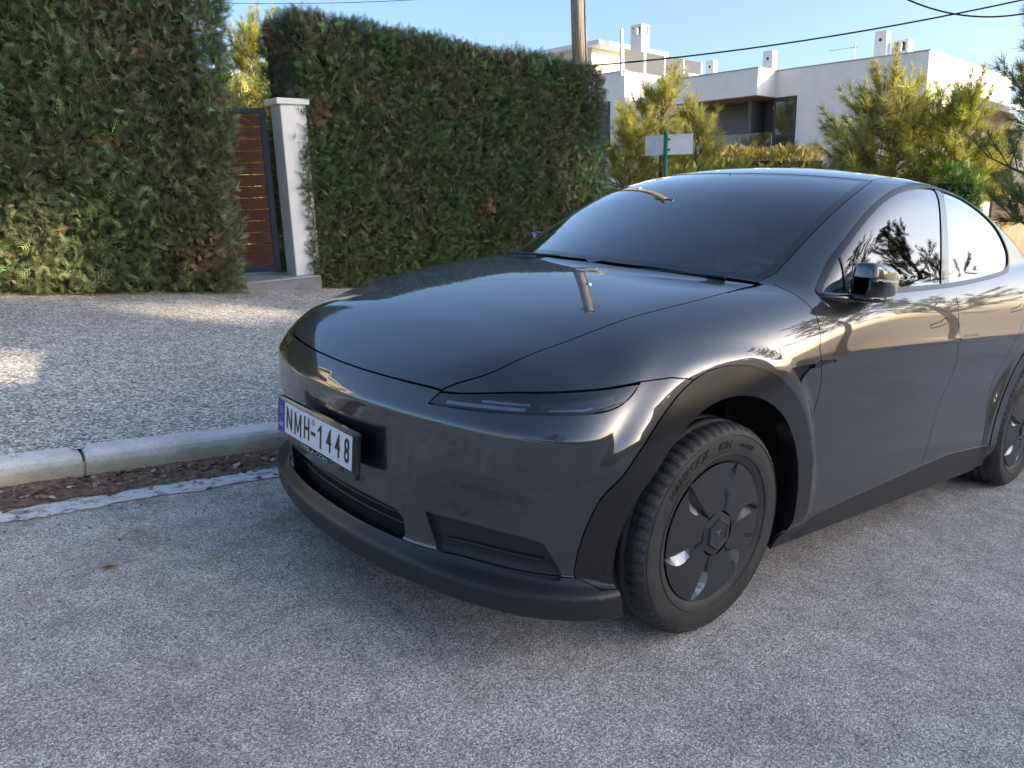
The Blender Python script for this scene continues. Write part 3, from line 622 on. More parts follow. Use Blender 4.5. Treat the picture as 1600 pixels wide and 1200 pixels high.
# ---- shrubs --------------------------------------------------------------------------------------
def shrub_row(name, label, u0, u1, v0, d, depth, dens, sc, col, seed, cat='hedge', zt_v=None):
    A = at_depth(u0, v0, d); B = at_depth(u1, zt_v or v0, d); ax = np.array([B[0]-A[0], B[1]-A[1], 0]); L = np.linalg.norm(ax); ax /= L; nn = np.array([-ax[1], ax[0], 0])
    root = empty(name, (A[0], A[1], float(road_z(A[0], A[1])))); tag(root, label, cat); n = int(L*dens*2.4)
    s_ = rng.random(n)*L; f_ = rng.random(n); top = A[2]+(B[2]-A[2])*s_/L; gz_ = road_z(A[0]+ax[0]*s_, A[1]+ax[1]*s_); z = gz_+(top-gz_)*rng.random(n)**.55; P = A[None]*np.array([1, 1, 0])+ax*s_[:, None]+nn*(f_*depth)[:, None]; P[:, 2] = z
    P += (vnoise(P*2.6, seed)*.14)[:, None]*np.array([.4, .4, 1.]); D = rng.normal(0, .6, (n, 3))+np.array([0, 0, .8])-nn*.3
    t = np.clip(.5+.5*vnoise(P*4, seed+1)+rng.normal(0, .25, n), 0, 1)[:, None]; c = np.array(col[0])*(1-t)+np.array(col[1])*t
    scatter('foliage', FT[0], FT[1], P-np.array(root.location), frames(D), rng.uniform(*sc, n), c*rng.uniform(.7, 1.3, (n, 1)), hedge_leaf, root)
    c_ = MB(); c_.add([tuple(np.array(q)-np.array(root.location)) for w in (0, L) for e in (.15, depth-.15) for q in ((A+ax*w+nn*e)*np.array([1, 1, 0])+np.array([0, 0, float(road_z(*(A+ax*w)[:2]))]), (A+ax*w+nn*e)*np.array([1, 1, 0])+np.array([0, 0, (A[2]+(B[2]-A[2])*w/L)-.3]))], [[0, 1, 3, 2], [4, 6, 7, 5], [0, 4, 5, 1], [2, 3, 7, 6], [0, 2, 6, 4], [1, 5, 7, 3]]); c_.build('hedge_core', hedge_core, root)
shrub_row('flowering_hedge', 'clipped hedge with orange tinged top below the balcony', 1112, 1290, 233, 21., 1.2, 900, (.12, .26), ((.15, .16, .035), (.42, .30, .05)), 41)
shrub_row('garden_shrubs', 'row of green shrubs along the garden front behind the car roof', 1060, 1330, 262, 17., 1.0, 700, (.12, .28), ((.13, .15, .035), (.28, .29, .06)), 42, 'shrubs')
shrub_row('cypress_hedge', 'dark narrow cypress beside the low white wing at right', 1548, 1588, 212, 17.5, .9, 2200, (.10, .2), ((.03, .045, .015), (.06, .085, .025)), 43, 'cypress')
shrub_row('laurel_shrub', 'bright green leafy shrub under the right pine', 1490, 1545, 262, 15.5, .9, 1300, (.12, .25), ((.09, .17, .03), (.20, .30, .05)), 44, 'shrub')

# ---- boundary at the right ----------------------------------------------------------------------
stone_m = mat('tan_wall', (.46, .32, .20), .95, noise=(5, .3, (1, 1, .35)), bump=(25, .5, .02)); tim_m = mat('fence_timber', (.085, .050, .036), .8, noise=(4, .3, (1, 1, 14)))
A = at_depth(1548, 346, 16.); B = at_depth(1680, 352, 16.4)
ax = np.array([B[0]-A[0], B[1]-A[1]]); L = float(np.linalg.norm(ax)); ang = math.atan2(ax[1], ax[0]); gzA = float(road_z(A[0], A[1]))-.3
rw = MB().box((L/2, .15, (A[2]-gzA)/2), (L, .3, A[2]-gzA)).build('garden_wall', stone_m, None, bevel=.02); rw.location = (A[0], A[1], gzA); rw.rotation_euler = (0, 0, ang); tag(rw, 'tan rendered garden wall at the right edge below the timber fence', 'wall')
wp = MB().box((-.75, .2, (A[2]+.40-gzA)/2), (1.5, .25, A[2]+.40-gzA)).build('white_wall', render_m, None, bevel=.02); wp.location = (A[0], A[1], gzA); wp.rotation_euler = (0, 0, ang); tag(wp, 'short pale wall left of the timber fence, behind the rear of the car', 'wall')
fz = empty('timber_fence', (A[0], A[1], float(A[2]))); fz.rotation_euler = (0, 0, ang); tag(fz, 'dark brown timber fence standing on the tan wall', 'fence')
for q in range(4): MB().box((L/2+.05, .15, .055+q*.115), (L-.1, .025, .105)).build('board', tim_m, fz, bevel=.004)
for q in range(4): MB().box((.1+q*(L-.2)/3, .11, .25), (.07, .05, .54)).build('post', tim_m, fz, bevel=.005)

# ---- street sign -------------------------------------------------------------------------------
green_m = mat('sign_green', (.015, .16, .075), .35); back_m = mat('sign_back', (.62, .61, .60), .45, metal=.4, noise=(8, .08))
sp_ = at_depth(1040, 209, 11.); gz_ = float(side_z(sp_[0], sp_[1])); ss = empty('street_sign', (sp_[0], sp_[1], gz_)); tag(ss, 'green sign post with two bare metal plate backs above the car roof', 'sign')
hh = float(sp_[2])-gz_
MB().tube([(0, 0, -.1), (.01, 0, hh+.02)], .028, 12).build('post', green_m, ss, True); V2, F2 = lathe([(0, hh+.05), (.02, hh+.045), (.031, hh+.02), (.031, hh)], 12); mesh_np('post_cap', V2[:, [0, 2, 1]], F2, green_m, ss, True)
vdir = np.array([CF @ M3.T[:, 0], CF @ M3.T[:, 1]]); vdir = (M3@CF)[:2]; vdir /= np.linalg.norm(vdir); rdir = np.array([vdir[1], -vdir[0]])
for sgn, a_, w_ in ((-1, R(152), .27), (1, R(-2), .36)):
    pl_ = empty('name_plate'); pl_.parent = ss; pl_.rotation_euler = (0, 0, math.atan2(rdir[1], rdir[0])+a_)
    MB().box((w_/2+.03, 0, hh-.15), (w_, .006, .27)).build('plate', back_m, pl_, bevel=.002)
    for zz in (hh-.015, hh-.285): MB().box((w_/2+.03, -.004, zz), (w_, .014, .012)).build('rim', back_m, pl_, bevel=.002)
    MB().box((.02, -.008, hh-.08), (.10, .010, .03)).build('clamp', green_m, pl_); MB().box((.02, -.008, hh-.22), (.10, .010, .03)).build('clamp', green_m, pl_)

# ---- utility pole and wires -----------------------------------------------------------------------
m, nt, b, vec = node_mat('weathered_pole')
mp = N_(nt, 'ShaderNodeMapping'); mp.inputs['Scale'].default_value = (9, 9, .35); nt.links.new(vec, mp.inputs[0]); wn = noise(nt, mp.outputs[0], 3, 7, .65)
nt.links.new(ramp(nt, wn, [(.3, (.10, .075, .055)), (.5, (.24, .20, .16)), (.72, (.36, .32, .27))]), b.inputs['Base Color']); b.inputs['Roughness'].default_value = .9
bp = N_(nt, 'ShaderNodeBump', Strength=.8, Distance=.02); nt.links.new(wn, bp.inputs['Height']); nt.links.new(bp.outputs[0], b.inputs['Normal']); pole_m = m
pp = at_depth(906, 60, 13.4); pg = float(side_z(pp[0], pp[1])); up_ = empty('utility_pole', (pp[0], pp[1], pg)); tag(up_, 'weathered wooden utility pole rising behind the long hedge', 'pole')
PH = 8.6; MB().tube([(.10, 0, -.3), (0, 0, 3.6), (-.12, .03, PH)], [.155, .135, .11], 14).build('shaft', pole_m, up_, True)
MB().box((-.11, .02, PH-.35), (1.5, .09, .10), np.array([[.5, -.86, 0], [.86, .5, 0], [0, 0, 1]])).build('cross_arm', pole_m, up_, bevel=.01)
ins_m = mat('insulator', (.35, .33, .30), .2); metal_m = mat('pole_bracket', (.18, .18, .18), .5, metal=.8)
for q in (-.6, -.2, .2, .6):
    V2, F2 = lathe([(0, .0), (.02, 0), (.02, .05), (.045, .06), (.045, .09), (.03, .10), (.04, .12), (.04, .14), (.0, .16)], 12); o = mesh_np('insulator', V2[:, [0, 2, 1]], F2, ins_m, up_, True); o.location = (-.11+q*.5, .02+q*.86, PH-.30)
MB().box((.02, -.14, 5.2), (.10, .05, .22)).build('bracket', metal_m, up_, bevel=.008); MB().tube([(.0, -.13, 5.2), (-.5, -.35, 5.4)], .012, 6).build('strut', metal_m, up_)
MB().tube([(.04, -.135, .2), (.01, -.138, 4.0), (-.05, -.12, PH-.6)], .012, 6).build('down_cable', metal_m, up_)
wire_m = mat('cable_black', (.02, .02, .022), .5)
def wire(A, B, sag, r, label, n=28):
    A = np.asarray(A); B = np.asarray(B); t = np.linspace(0, 1, n)[:, None]; P = A*(1-t)+B*t; P[:, 2] -= (4*sag*t*(1-t))[:, 0]
    o = MB().tube(P-A, r, 6, False).build('overhead_cable', wire_m); o.location = A; tag(o, label, 'cable')
wire(at_depth(905, 104, 13.4), at_depth(2300, -190, 11.), .40, .014, 'black cable crossing the sky from behind the hedge to the upper right')
wire(at_depth(1395, -12, 12.), at_depth(1760, -40, 11.), .45, .013, 'slack cable loop hanging into the top right corner')
wire(at_depth(300, 3, 16.), at_depth(890, -20, 13.5), .12, .006, 'thin cable along the top edge above the long hedge')

# ---- across the street, behind the photographer: seen in the paintwork and keeping the street in shade --------
def blocker(name, label, x0, x1, y0, y1, zlow, ztop, holes, m, seed):
    """low solid storeys towards the street with a tall sun-blocking screen on top, pierced for sun patches; holes = (x0,x1,z0,z1) right through the screen"""
    zg = float(road_z((x0+x1)/2, y1))-.6; ox, oy = (x0+x1)/2, y1; root = empty(name, (ox, oy, zg)); tag(root, label, 'building')
    MB().box((0, (y0-y1)/2, (zlow-zg)/2), (x1-x0, y1-y0, zlow-zg)).build('wall_block', m, root)
    MB().box((0, (y0-y1)/2, zlow-zg+.08), (x1-x0+.3, y1-y0+.3, .155)).build('terrace_slab', render_m, root)
    xs = sorted({x0, x1}|{q for hx in holes for q in hx[:2]}); zs = sorted({zlow+.16, ztop}|{q for hx in holes for q in hx[2:]})
    for a, b2 in zip(xs, xs[1:]):
        run = None
        for c, d in list(zip(zs, zs[1:]))+[(None, None)]:
            solid = c is not None and not any(hx[0] <= a and b2 <= hx[1] and hx[2] <= c and d <= hx[3] for hx in holes)
            if solid: run = (run[0], d) if run else (c, d)
            if (not solid) and run:
                MB().box(((a+b2)/2-ox, -.15, (run[0]+run[1])/2-zg), (b2-a, .3, run[1]-run[0])).build('pierced_screen', m, root); run = None
    MB().box((0, -.15, ztop-zg+.06), (x1-x0+.3, .6, .115)).build('coping', render_m, root)
    for zf_ in (zlow-2.9, zlow+.3, zlow+3.2):
        for xx in np.arange(x0+1.4, x1-1.2, 2.9):
            if zf_ > zlow and any(hx[0]-.9 < xx < hx[1]+.9 and hx[2]-1.2 < zf_+1.4 < hx[3]+1.2 for hx in holes): continue
            w = MB().box((xx-ox, .03, zf_-zg+1.45), (1.2, .07, 1.5)).build('window', frame_m, root); MB().box((xx-ox, .07, zf_-zg+1.45), (1.04, .012, 1.34)).build('pane', pane_m, w)
    return root
cream2 = mat('blocker_cream', (.60, .50, .36), .9, noise=(1.2, .06))
YB = -30.
def gap(xh, yh, zh, w, hgt):
    """opening in the block at y=YB that lets the sun reach point (xh,yh,zh)"""
    t = (yh-YB)/-math.sin(SUN_AZ); xx = xh+t*math.cos(SUN_AZ); zz = zh+t*math.tan(SUN_EL); return (xx-w/2, xx+w/2, zz-hgt/2, zz+hgt/2)

HOLES = [gap(*(tw(at_road_plane(60, 385, 1, 6.35))), 1.1, .9), gap(*(tw(at_road_plane(905, 272, 1, 6.9))), .75, .9), gap(.45, 5.55, .26, 1.5, .42), gap(-1.7, 3.9, .30, 1.2, .42)]
blocker('cream_blocker', 'cream apartment added across the street to shade it, pierced for sun patches, mirrored in the car bodywork', 15.0, 38.0, -40, YB, 8.2, 15.3, HOLES, cream2, 3)  # unseen block added to shade the street; its holes shape the sun patches
Vv = []; xs = np.arange(-22, 15, 2.)
for x_ in xs:
    g = float(road_z(x_, -9.7)); Vv += [(x_, -9.58, g-.2), (x_, -9.58, g+1.5), (x_, -9.82, g+1.5), (x_, -9.82, g-.2)]
o = MB().add(Vv, [[4*i+j, 4*i+4+j, 4*i+4+(j+1) % 4, 4*i+(j+1) % 4] for i in range(len(xs)-1) for j in range(4)]+[[0, 1, 2, 3], [len(Vv)-1, len(Vv)-2, len(Vv)-3, len(Vv)-4]]).build('street_wall', stone_m); tag(o, 'long tan wall on the far side of the street, mirrored in the car doors', 'wall')
def street_pine(x_, y_, H, cr, n, seed, label, clear=.4):
    g = float(road_z(x_, y_)); pine(label, (x_, y_, g), H, cr, n, seed, tone=(.2, .24, .28), size=.30, trunk_r=.2, clear=clear, group='pines across the street')
street_pine(14.3, -8.4, 9.0, (2.5, 2.3), 3000, 61, 'tall dark pine mirrored in the front wing', .45)
street_pine(21.5, -8.2, 8.0, (2.4, 2.2), 3200, 67, 'dark pine mirrored in the front side window', .35)
street_pine(-7.5, -8.6, 7.0, (2.2, 2.2), 2600, 71, 'pine mirrored in the corner of the front bumper', .3)
hs = empty('cream_house', (-9, 15, float(side_z(-9, 15)))); tag(hs, 'sunlit cream house mirrored along the nose of the car', 'house')
MB().box((0, 4, 3.2), (7, 8, 6.8)).build('wall', wall_c, hs); MB().box((0, 4, 6.75), (7.6, 8.6, .25)).build('roof_slab', wall_c, hs)
for q in range(2):
    for zz in (1.6, 4.7):
        w = MB().box((-1.6+q*3.2, -.03, zz), (1.2, .08, 1.5)).build('window', frame_m, hs); MB().box((-1.6+q*3.2, -.075, zz), (1.04, .012, 1.34)).build('pane', pane_m, w)
MB().box((0, -.6, 3.2), (5.5, 1.2, .16)).build('balcony_slab', wall_c, hs)

# ================================================================== the car
# Its outer skin is one smooth implicit surface (road frame), meshed, then cut into panels along their shut lines.
def spl(xs,ys,n=4000):
    """natural cubic spline -> dense table"""
    xs=np.array(xs,float);ys=np.array(ys,float);N=len(xs);h=np.diff(xs)
    A=np.zeros((N,N));b=np.zeros(N);A[0,0]=A[-1,-1]=1
    for i in range(1,N-1):
        A[i,i-1]=h[i-1];A[i,i]=2*(h[i-1]+h[i]);A[i,i+1]=h[i]
        b[i]=6*((ys[i+1]-ys[i])/h[i]-(ys[i]-ys[i-1])/h[i-1])
    M=np.linalg.solve(A,b)
    X=np.linspace(xs[0],xs[-1],n);i=np.clip(np.searchsorted(xs,X)-1,0,N-2)
    a=xs[i+1]-X;c=X-xs[i];H=h[i]
    Y=M[i]*a**3/(6*H)+M[i+1]*c**3/(6*H)+(ys[i]/H-M[i]*H/6)*a+(ys[i+1]/H-M[i+1]*H/6)*c
    # linear extension
    s0=(Y[1]-Y[0])/(X[1]-X[0]);s1=(Y[-1]-Y[-2])/(X[-1]-X[-2])
    X=np.concatenate([[X[0]-3],X,[X[-1]+3]]);Y=np.concatenate([[Y[0]-3*s0],Y,[Y[-1]+3*s1]])
    return lambda q:np.interp(q,X,Y)
def lin(xs,ys,sm=0.0,n=4000):
    """linear interpolation smoothed by a box kernel of half width sm (applied twice)"""
    X=np.linspace(xs[0]-.3,xs[-1]+.3,n);s0=(ys[1]-ys[0])/(xs[1]-xs[0]);s1=(ys[-1]-ys[-2])/(xs[-1]-xs[-2])
    Y=np.interp(X,xs,ys);Y=np.where(X<xs[0],ys[0]+s0*(X-xs[0]),Y);Y=np.where(X>xs[-1],ys[-1]+s1*(X-xs[-1]),Y)
    k=max(1,int(sm/(X[1]-X[0])))
    for _ in range(3):
        P=np.pad(Y,k,mode='reflect',reflect_type='odd');Y=np.convolve(P,np.ones(2*k+1)/(2*k+1),'valid')
    return lambda q:np.interp(q,X,Y)
def smax(a,b,k):
    h=np.maximum(k-np.abs(a-b),0)/k
    return np.maximum(a,b)+h*h*h*k/6
def smin(a,b,k):return -smax(-a,-b,k)
def sstep(t):
    t=np.clip(t,0,1);return t*t*t*(t*(6*t-15)+10)
# ---- tables (x back from the front axle, s=|y|, z up) ----
Zh=spl([-.95,-.83,-.68,-.5,-.3,0,.2,.45,.8,1.2,1.7,2.25,2.8,3.3,3.9],
       [.70,.792,.884,.962,1.014,1.076,1.105,1.124,1.126,1.130,1.148,1.195,1.240,1.240,1.14])
Cr=spl([-1,-.6,-.2,.2,.6,1.2,4],[.055,.05,.045,.04,.02,.0,.0])      # crown coefficient (s^2)
Wm=spl([-.95,-.6,-.3,0,.5,1.2,2,2.6,2.9,3.3,3.7,3.95],[.905,.925,.942,.952,.950,.952,.955,.962,.965,.955,.915,.86])
Ws=spl([.1,.2,.3,.4,.5,.58,.66,.76,.85,.93,1.02,1.1,1.25,1.4],[.07,.035,.016,.014,.022,.028,.024,.008,.0,.004,.018,.045,.125,.22])
X0=lin([.10,.20,.262,.288,.31,.40,.50,.60,.712,.755,.80,.90],[-.80,-.876,-.886,-.862,-.848,-.862,-.872,-.878,-.888,-.860,-.830,-.755],.009)
Pl=spl([0,.15,.3,.45,.57,.68,.77,.84,.89,.93,.96,1.0],[0,.005,.024,.057,.094,.140,.194,.256,.322,.40,.49,.64])
Zr=spl([-.1,.22,.47,.75,1.0,1.25,1.5,1.75,2.1,2.4,2.7,3.3,3.7,4.1],
       [.92,1.094,1.224,1.366,1.486,1.574,1.622,1.637,1.622,1.575,1.497,1.305,1.16,1.0])
Dr=spl([0,.5,.9,1.3,1.8,2.6,3.4,4],[.22,.20,.145,.115,.11,.13,.18,.22])
Wb=spl([0,.4,.8,1.2,1.7,2.3,2.8,3.3,3.9],[.80,.845,.872,.886,.892,.885,.86,.80,.70])
Kt=spl([-.95,-.75,-.4,.2,.7,1.2,2,3,4],[.10,.20,.42,.40,.20,.11,.10,.10,.2])
Gn=spl([-.5,0,1,1.7,2.5,4],[.87,.87,.9,1,.97,.93])
def body_sdf(x,y,z):
    s=np.sqrt(y*y+1e-8)
    gT=(z-(Zh(x)-Cr(x)*s*s))*.93
    W=Wm(x)-Ws(z)
    r=np.minimum(np.hypot(x,z-.355),np.hypot(x-2.89,z-.355))
    W=W+(.957-.05*sstep((.33-z)/.15)*sstep((x+.2)/.3)-W)*sstep((.63-r)/.085)*sstep((.99-z)/.10)
    gS=s-W
    gF=(X0(z)+Pl(s)-x)
    gF=gF/np.sqrt(1+(2.2*np.clip(s-.35,0,1))**2*1.0)
    cw=sstep((s-.38)/.28)*sstep((-.30-x)/.22)
    ridge=.592+.06*sstep((s-.72)/.2)
    und=.034*sstep((ridge-z)/.13)*cw*sstep((z-.255)/.03)
    side=smax(gS,gF,.08)+und
    kf=.05+.10*sstep((s-.45)/.3)
    low=smax(side,gT,kf+(Kt(x)-kf)*sstep((x+.80)/.42))
    gX=x-(3.90-.16*s*s-.25*np.maximum(0,z-.9)**2*4)
    low=smax(low,gX,.18)
    gB=(.185-z);low=smax(low,gB,.02)
    gR=(z-(Zr(x)-Dr(x)*s*s-.06*s**4))*Gn(x)
    dz=z-1.1
    gG=(s-(Wb(x)-.335*dz-.20*dz*dz*np.sign(dz)))*.92
    gre=smax(gR,gG,.11)
    gre=smax(gre,gX,.1)
    gre=smax(gre,.9-z,.02)
    return smin(low,gre,.035)
def body_grad(P,h=5e-4):
    g=np.empty_like(P)
    for i in range(3):
        d=np.zeros(3);d[i]=h
        A=P+d;B=P-d
        g[:,i]=(body_sdf(A[:,0],A[:,1],A[:,2])-body_sdf(B[:,0],B[:,1],B[:,2]))/(2*h)
    return g

def surface_nets(h=.0125):
    xs = np.arange(-.98, 4.0, h); ys = np.arange(0, 1.02, h); zs = np.arange(.14, 1.69, h)
    F = np.empty((len(xs), len(ys), len(zs)), np.float32)
    Y, Z = np.meshgrid(ys, zs, indexing='ij')
    for a in range(0, len(xs), 24):
        X = xs[a:a+24][:, None, None]+0*Y; F[a:a+24] = body_sdf(X, Y+0*X, Z+0*X)
    F = np.concatenate([F[:, :0:-1], F], 1); ys = np.concatenate([-ys[:0:-1], ys])
    S = F < 0
    nx, ny, nz = F.shape
    c = sum(S[i:nx-1+i, j:ny-1+j, k:nz-1+k].astype(np.int8) for i in (0, 1) for j in (0, 1) for k in (0, 1))
    act = (c > 0) & (c < 8); idx = -np.ones(act.shape, np.int64); I = np.argwhere(act); idx[act] = np.arange(len(I))
    acc = np.zeros((len(I), 3)); cnt = np.zeros(len(I))
    cor = [(i, j, k) for i in (0, 1) for j in (0, 1) for k in (0, 1)]
    for p in cor:
        for ax in range(3):
            if p[ax]: continue
            q = list(p); q[ax] = 1
            f0 = F[I[:, 0]+p[0], I[:, 1]+p[1], I[:, 2]+p[2]]; f1 = F[I[:, 0]+q[0], I[:, 1]+q[1], I[:, 2]+q[2]]
            m = (f0 < 0) != (f1 < 0); t = np.where(m, f0/(f0-f1+1e-12), 0)
            d = np.zeros((len(I), 3)); d[:] = p; d[:, ax] = t
            acc += d*m[:, None]; cnt += m
    V = I+acc/cnt[:, None]
    V = np.stack([xs[0]+V[:, 0]*h, ys[0]+V[:, 1]*h, zs[0]+V[:, 2]*h], 1)
    Q = []
    for ax in range(3):
        b, d = [(1, 2), (2, 0), (0, 1)][ax]
        sl0 = [slice(None)]*3; sl1 = [slice(None)]*3; sl0[ax] = slice(0, -1); sl1[ax] = slice(1, None)
        E = S[tuple(sl0)] != S[tuple(sl1)]; P = np.argwhere(E)
        ok = (P[:, b] > 0) & (P[:, d] > 0) & (P[:, b] < F.shape[b]-1) & (P[:, d] < F.shape[d]-1); P = P[ok]
        s0 = S[P[:, 0], P[:, 1], P[:, 2]]
        def cell(db, dd):
            q = P.copy(); q[:, b] += db; q[:, d] += dd; return idx[q[:, 0], q[:, 1], q[:, 2]]
        f = np.stack([cell(-1, -1), cell(0, -1), cell(0, 0), cell(-1, 0)], 1)
        Q.append(np.where(s0[:, None], f, f[:, ::-1]))
    Q = np.concatenate(Q)
    return V, Q
def project(V, n=3):
    for _ in range(n):
        d = body_sdf(V[:, 0], V[:, 1], V[:, 2]); g = body_grad(V)
        V = V-np.clip(d/np.maximum((g*g).sum(1), .2), -.02, .02)[:, None]*g
    return V
def cut(V, T, f):
    """split triangles along f=0"""
    f = np.where(np.abs(f) < 1e-7, 1e-7, f); s = f[T] > 0; k = s.sum(1)
    mix = (k == 1) | (k == 2)
    if not mix.any(): return V, T
    M = T[mix]; sm = s[mix]; lone = np.where((k[mix] == 1)[:, None], sm, ~sm).argmax(1)
    r = np.arange(len(M)); A = M[r, lone]; B = M[r, (lone+1) % 3]; C = M[r, (lone+2) % 3]
    def edge(a, b): return np.minimum(a, b), np.maximum(a, b)
    e = np.concatenate([np.stack(edge(A, B), 1), np.stack(edge(A, C), 1)])
    u, inv = np.unique(e, axis=0, return_inverse=True); inv = inv.ravel()
    t = f[u[:, 0]]/(f[u[:, 0]]-f[u[:, 1]]); NV = V[u[:, 0]]+(V[u[:, 1]]-V[u[:, 0]])*t[:, None]
    n0 = len(V); ab = n0+inv[:len(M)]; ac = n0+inv[len(M):]
    NT = np.concatenate([np.stack([A, ab, ac], 1), np.stack([ab, B, C], 1), np.stack([ab, C, ac], 1)])
    return np.concatenate([V, NV]), np.concatenate([T[~mix], NT])
def poly_sd(a, b, poly):
    """signed distance to a closed polygon in the plane (a,b), negative inside"""
    P = np.asarray(poly, float); d = np.full(len(a), 1e9); ins = np.zeros(len(a), bool)
    for (x0, y0), (x1, y1) in zip(P, np.roll(P, -1, 0)):
        ex, ey = x1-x0, y1-y0; wx, wy = a-x0, b-y0
        t = np.clip((wx*ex+wy*ey)/(ex*ex+ey*ey+1e-15), 0, 1)
        d = np.minimum(d, np.hypot(wx-t*ex, wy-t*ey))
        c = ((y0 <= b) != (y1 <= b)) & (a < x0+(b-y0)*ex/(ey if ey else 1e-12)); ins ^= c
    return np.where(ins, -d, d)
def smooth_poly(pts, corners=(), n=6):
    """Catmull-Rom through pts (closed), keeping the listed point indices sharp"""
    P = np.asarray(pts, float); N = len(P); out = []
    for i in range(N):
        p1, p2 = P[i], P[(i+1) % N]
        m1 = (p2-P[i-1])/2 if i not in corners else (p2-p1)
        m2 = (P[(i+2) % N]-p1)/2 if (i+1) % N not in corners else (p2-p1)
        for k in range(n):
            t = k/n; out.append((2*t**3-3*t*t+1)*p1+(t**3-2*t*t+t)*m1+(-2*t**3+3*t*t)*p2+(t**3-t*t)*m2)
    return np.array(out)

HOOD = smooth_poly([(-.832, -.17), (-.832, 0), (-.826, .17), (-.805, .335), (-.772, .485), (-.668, .585), (-.511, .622), (-.338, .652), (-.19, .668),
                    (.06, .692), (.233, .694), (.436, .682), (.355, .464), (.292, .2), (.282, 0), (.292, -.2)], (4, 11))
WS = smooth_poly([(.305, -.1), (.305, .05), (.316, .2), (.378, .464), (.462, .672), (.55, .692), (.795, .671), (1.006, .656), (1.2, .632), (1.355, .602),
                  (1.295, .44), (1.245, .2), (1.23, 0), (1.235, -.1)], (4, 5, 9))
RG = smooth_poly([(1.24, -.1), (1.24, .05), (1.256, .2), (1.306, .44), (1.37, .592), (1.6, .580), (2.0, .565), (2.6, .52), (2.98, .46), (3.05, .25), (3.06, 0), (3.06, -.1)], (4, 8))
RW = [(3.12, -.1), (3.12, .25), (3.05, .46), (3.5, .56), (3.72, .50), (3.78, 0), (3.78, -.1)]
DLO = smooth_poly([(.600, 1.100), (.682, 1.163), (.766, 1.222), (1.004, 1.360), (1.210, 1.451), (1.428, 1.515), (1.663, 1.550), (1.874, 1.553), (2.10, 1.536),
                   (2.298, 1.488), (2.449, 1.419), (2.519, 1.334), (2.520, 1.275), (2.43, 1.218), (2.108, 1.180), (1.664, 1.146), (1.154, 1.124), (.80, 1.105)], (0,))
HL = smooth_poly([(-.335, .748), (-.28, .750), (-.138, .756), (.015, .765), (.163, .775), (.306, .783), (.403, .796), (.464, .824), (.500, .857),
                  (.349, .841), (.153, .824), (.006, .812), (-.201, .789), (-.290, .781)], (0, 8, 13))
FEND = (np.array([-.9, -.29, -.201, .006, .153, .349, .476, .50, .631, .716, .778, .811, .85, .9]),
        np.array([.783, .783, .790, .813, .8255, .8425, .8575, .861, .870, .863, .842, .825, .79, .70]))
GRI = [(-.2, .404), (.2, .403), (.365, .394), (.388, .372), (.392, .32), (.38, .300), (-.2, .300)]
POC = smooth_poly([(.470, .419), (.62, .411), (.765, .402), (.795, .375), (.825, .300), (.82, .288), (.66, .296), (.50, .304)], (0, 5, 7))
VENT = [(.300, .869), (.362, .815), (.385, .836), (.418, .856), (.46, .876), (.38, .872)]
VTAIL = smooth_poly([(.424, .856), (.50, .867), (.600, .880), (.50, .886), (.466, .876)], (0, 2, 4))
HAN = [(1.356, .978), (1.361, .963), (1.50, .974), (1.525, .983), (1.542, .999), (1.505, 1.003), (1.470, .990)]
HAN2 = [(x+.955, z+.047) for x, z in HAN]
LOWZ = (np.array([-1, -.30, .3, .405, .78, 1.57, 1.85, 2.3, 2.45, 3.2, 3.9, 4.1]), np.array([.267, .267, .262, .262, .292, .335, .346, .325, .32, .36, .42, .42]))
XD1 = (np.array([.2, .341, .475, .647, .774, .924, 1.03, 1.3]), np.array([.45, .478, .522, .527, .516, .472, .492, .492]))
XD2 = (np.array([.2, .342, .45, .58, .70, .758, .83, .95, 1.15, 1.3]), np.array([1.50, 1.562, 1.605, 1.664, 1.702, 1.707, 1.697, 1.650, 1.668, 1.67]))
XD3 = (np.array([.2, .7, .9, 1.0, 1.1, 1.3]), np.array([2.28, 2.28, 2.42, 2.53, 2.60, 2.63]))
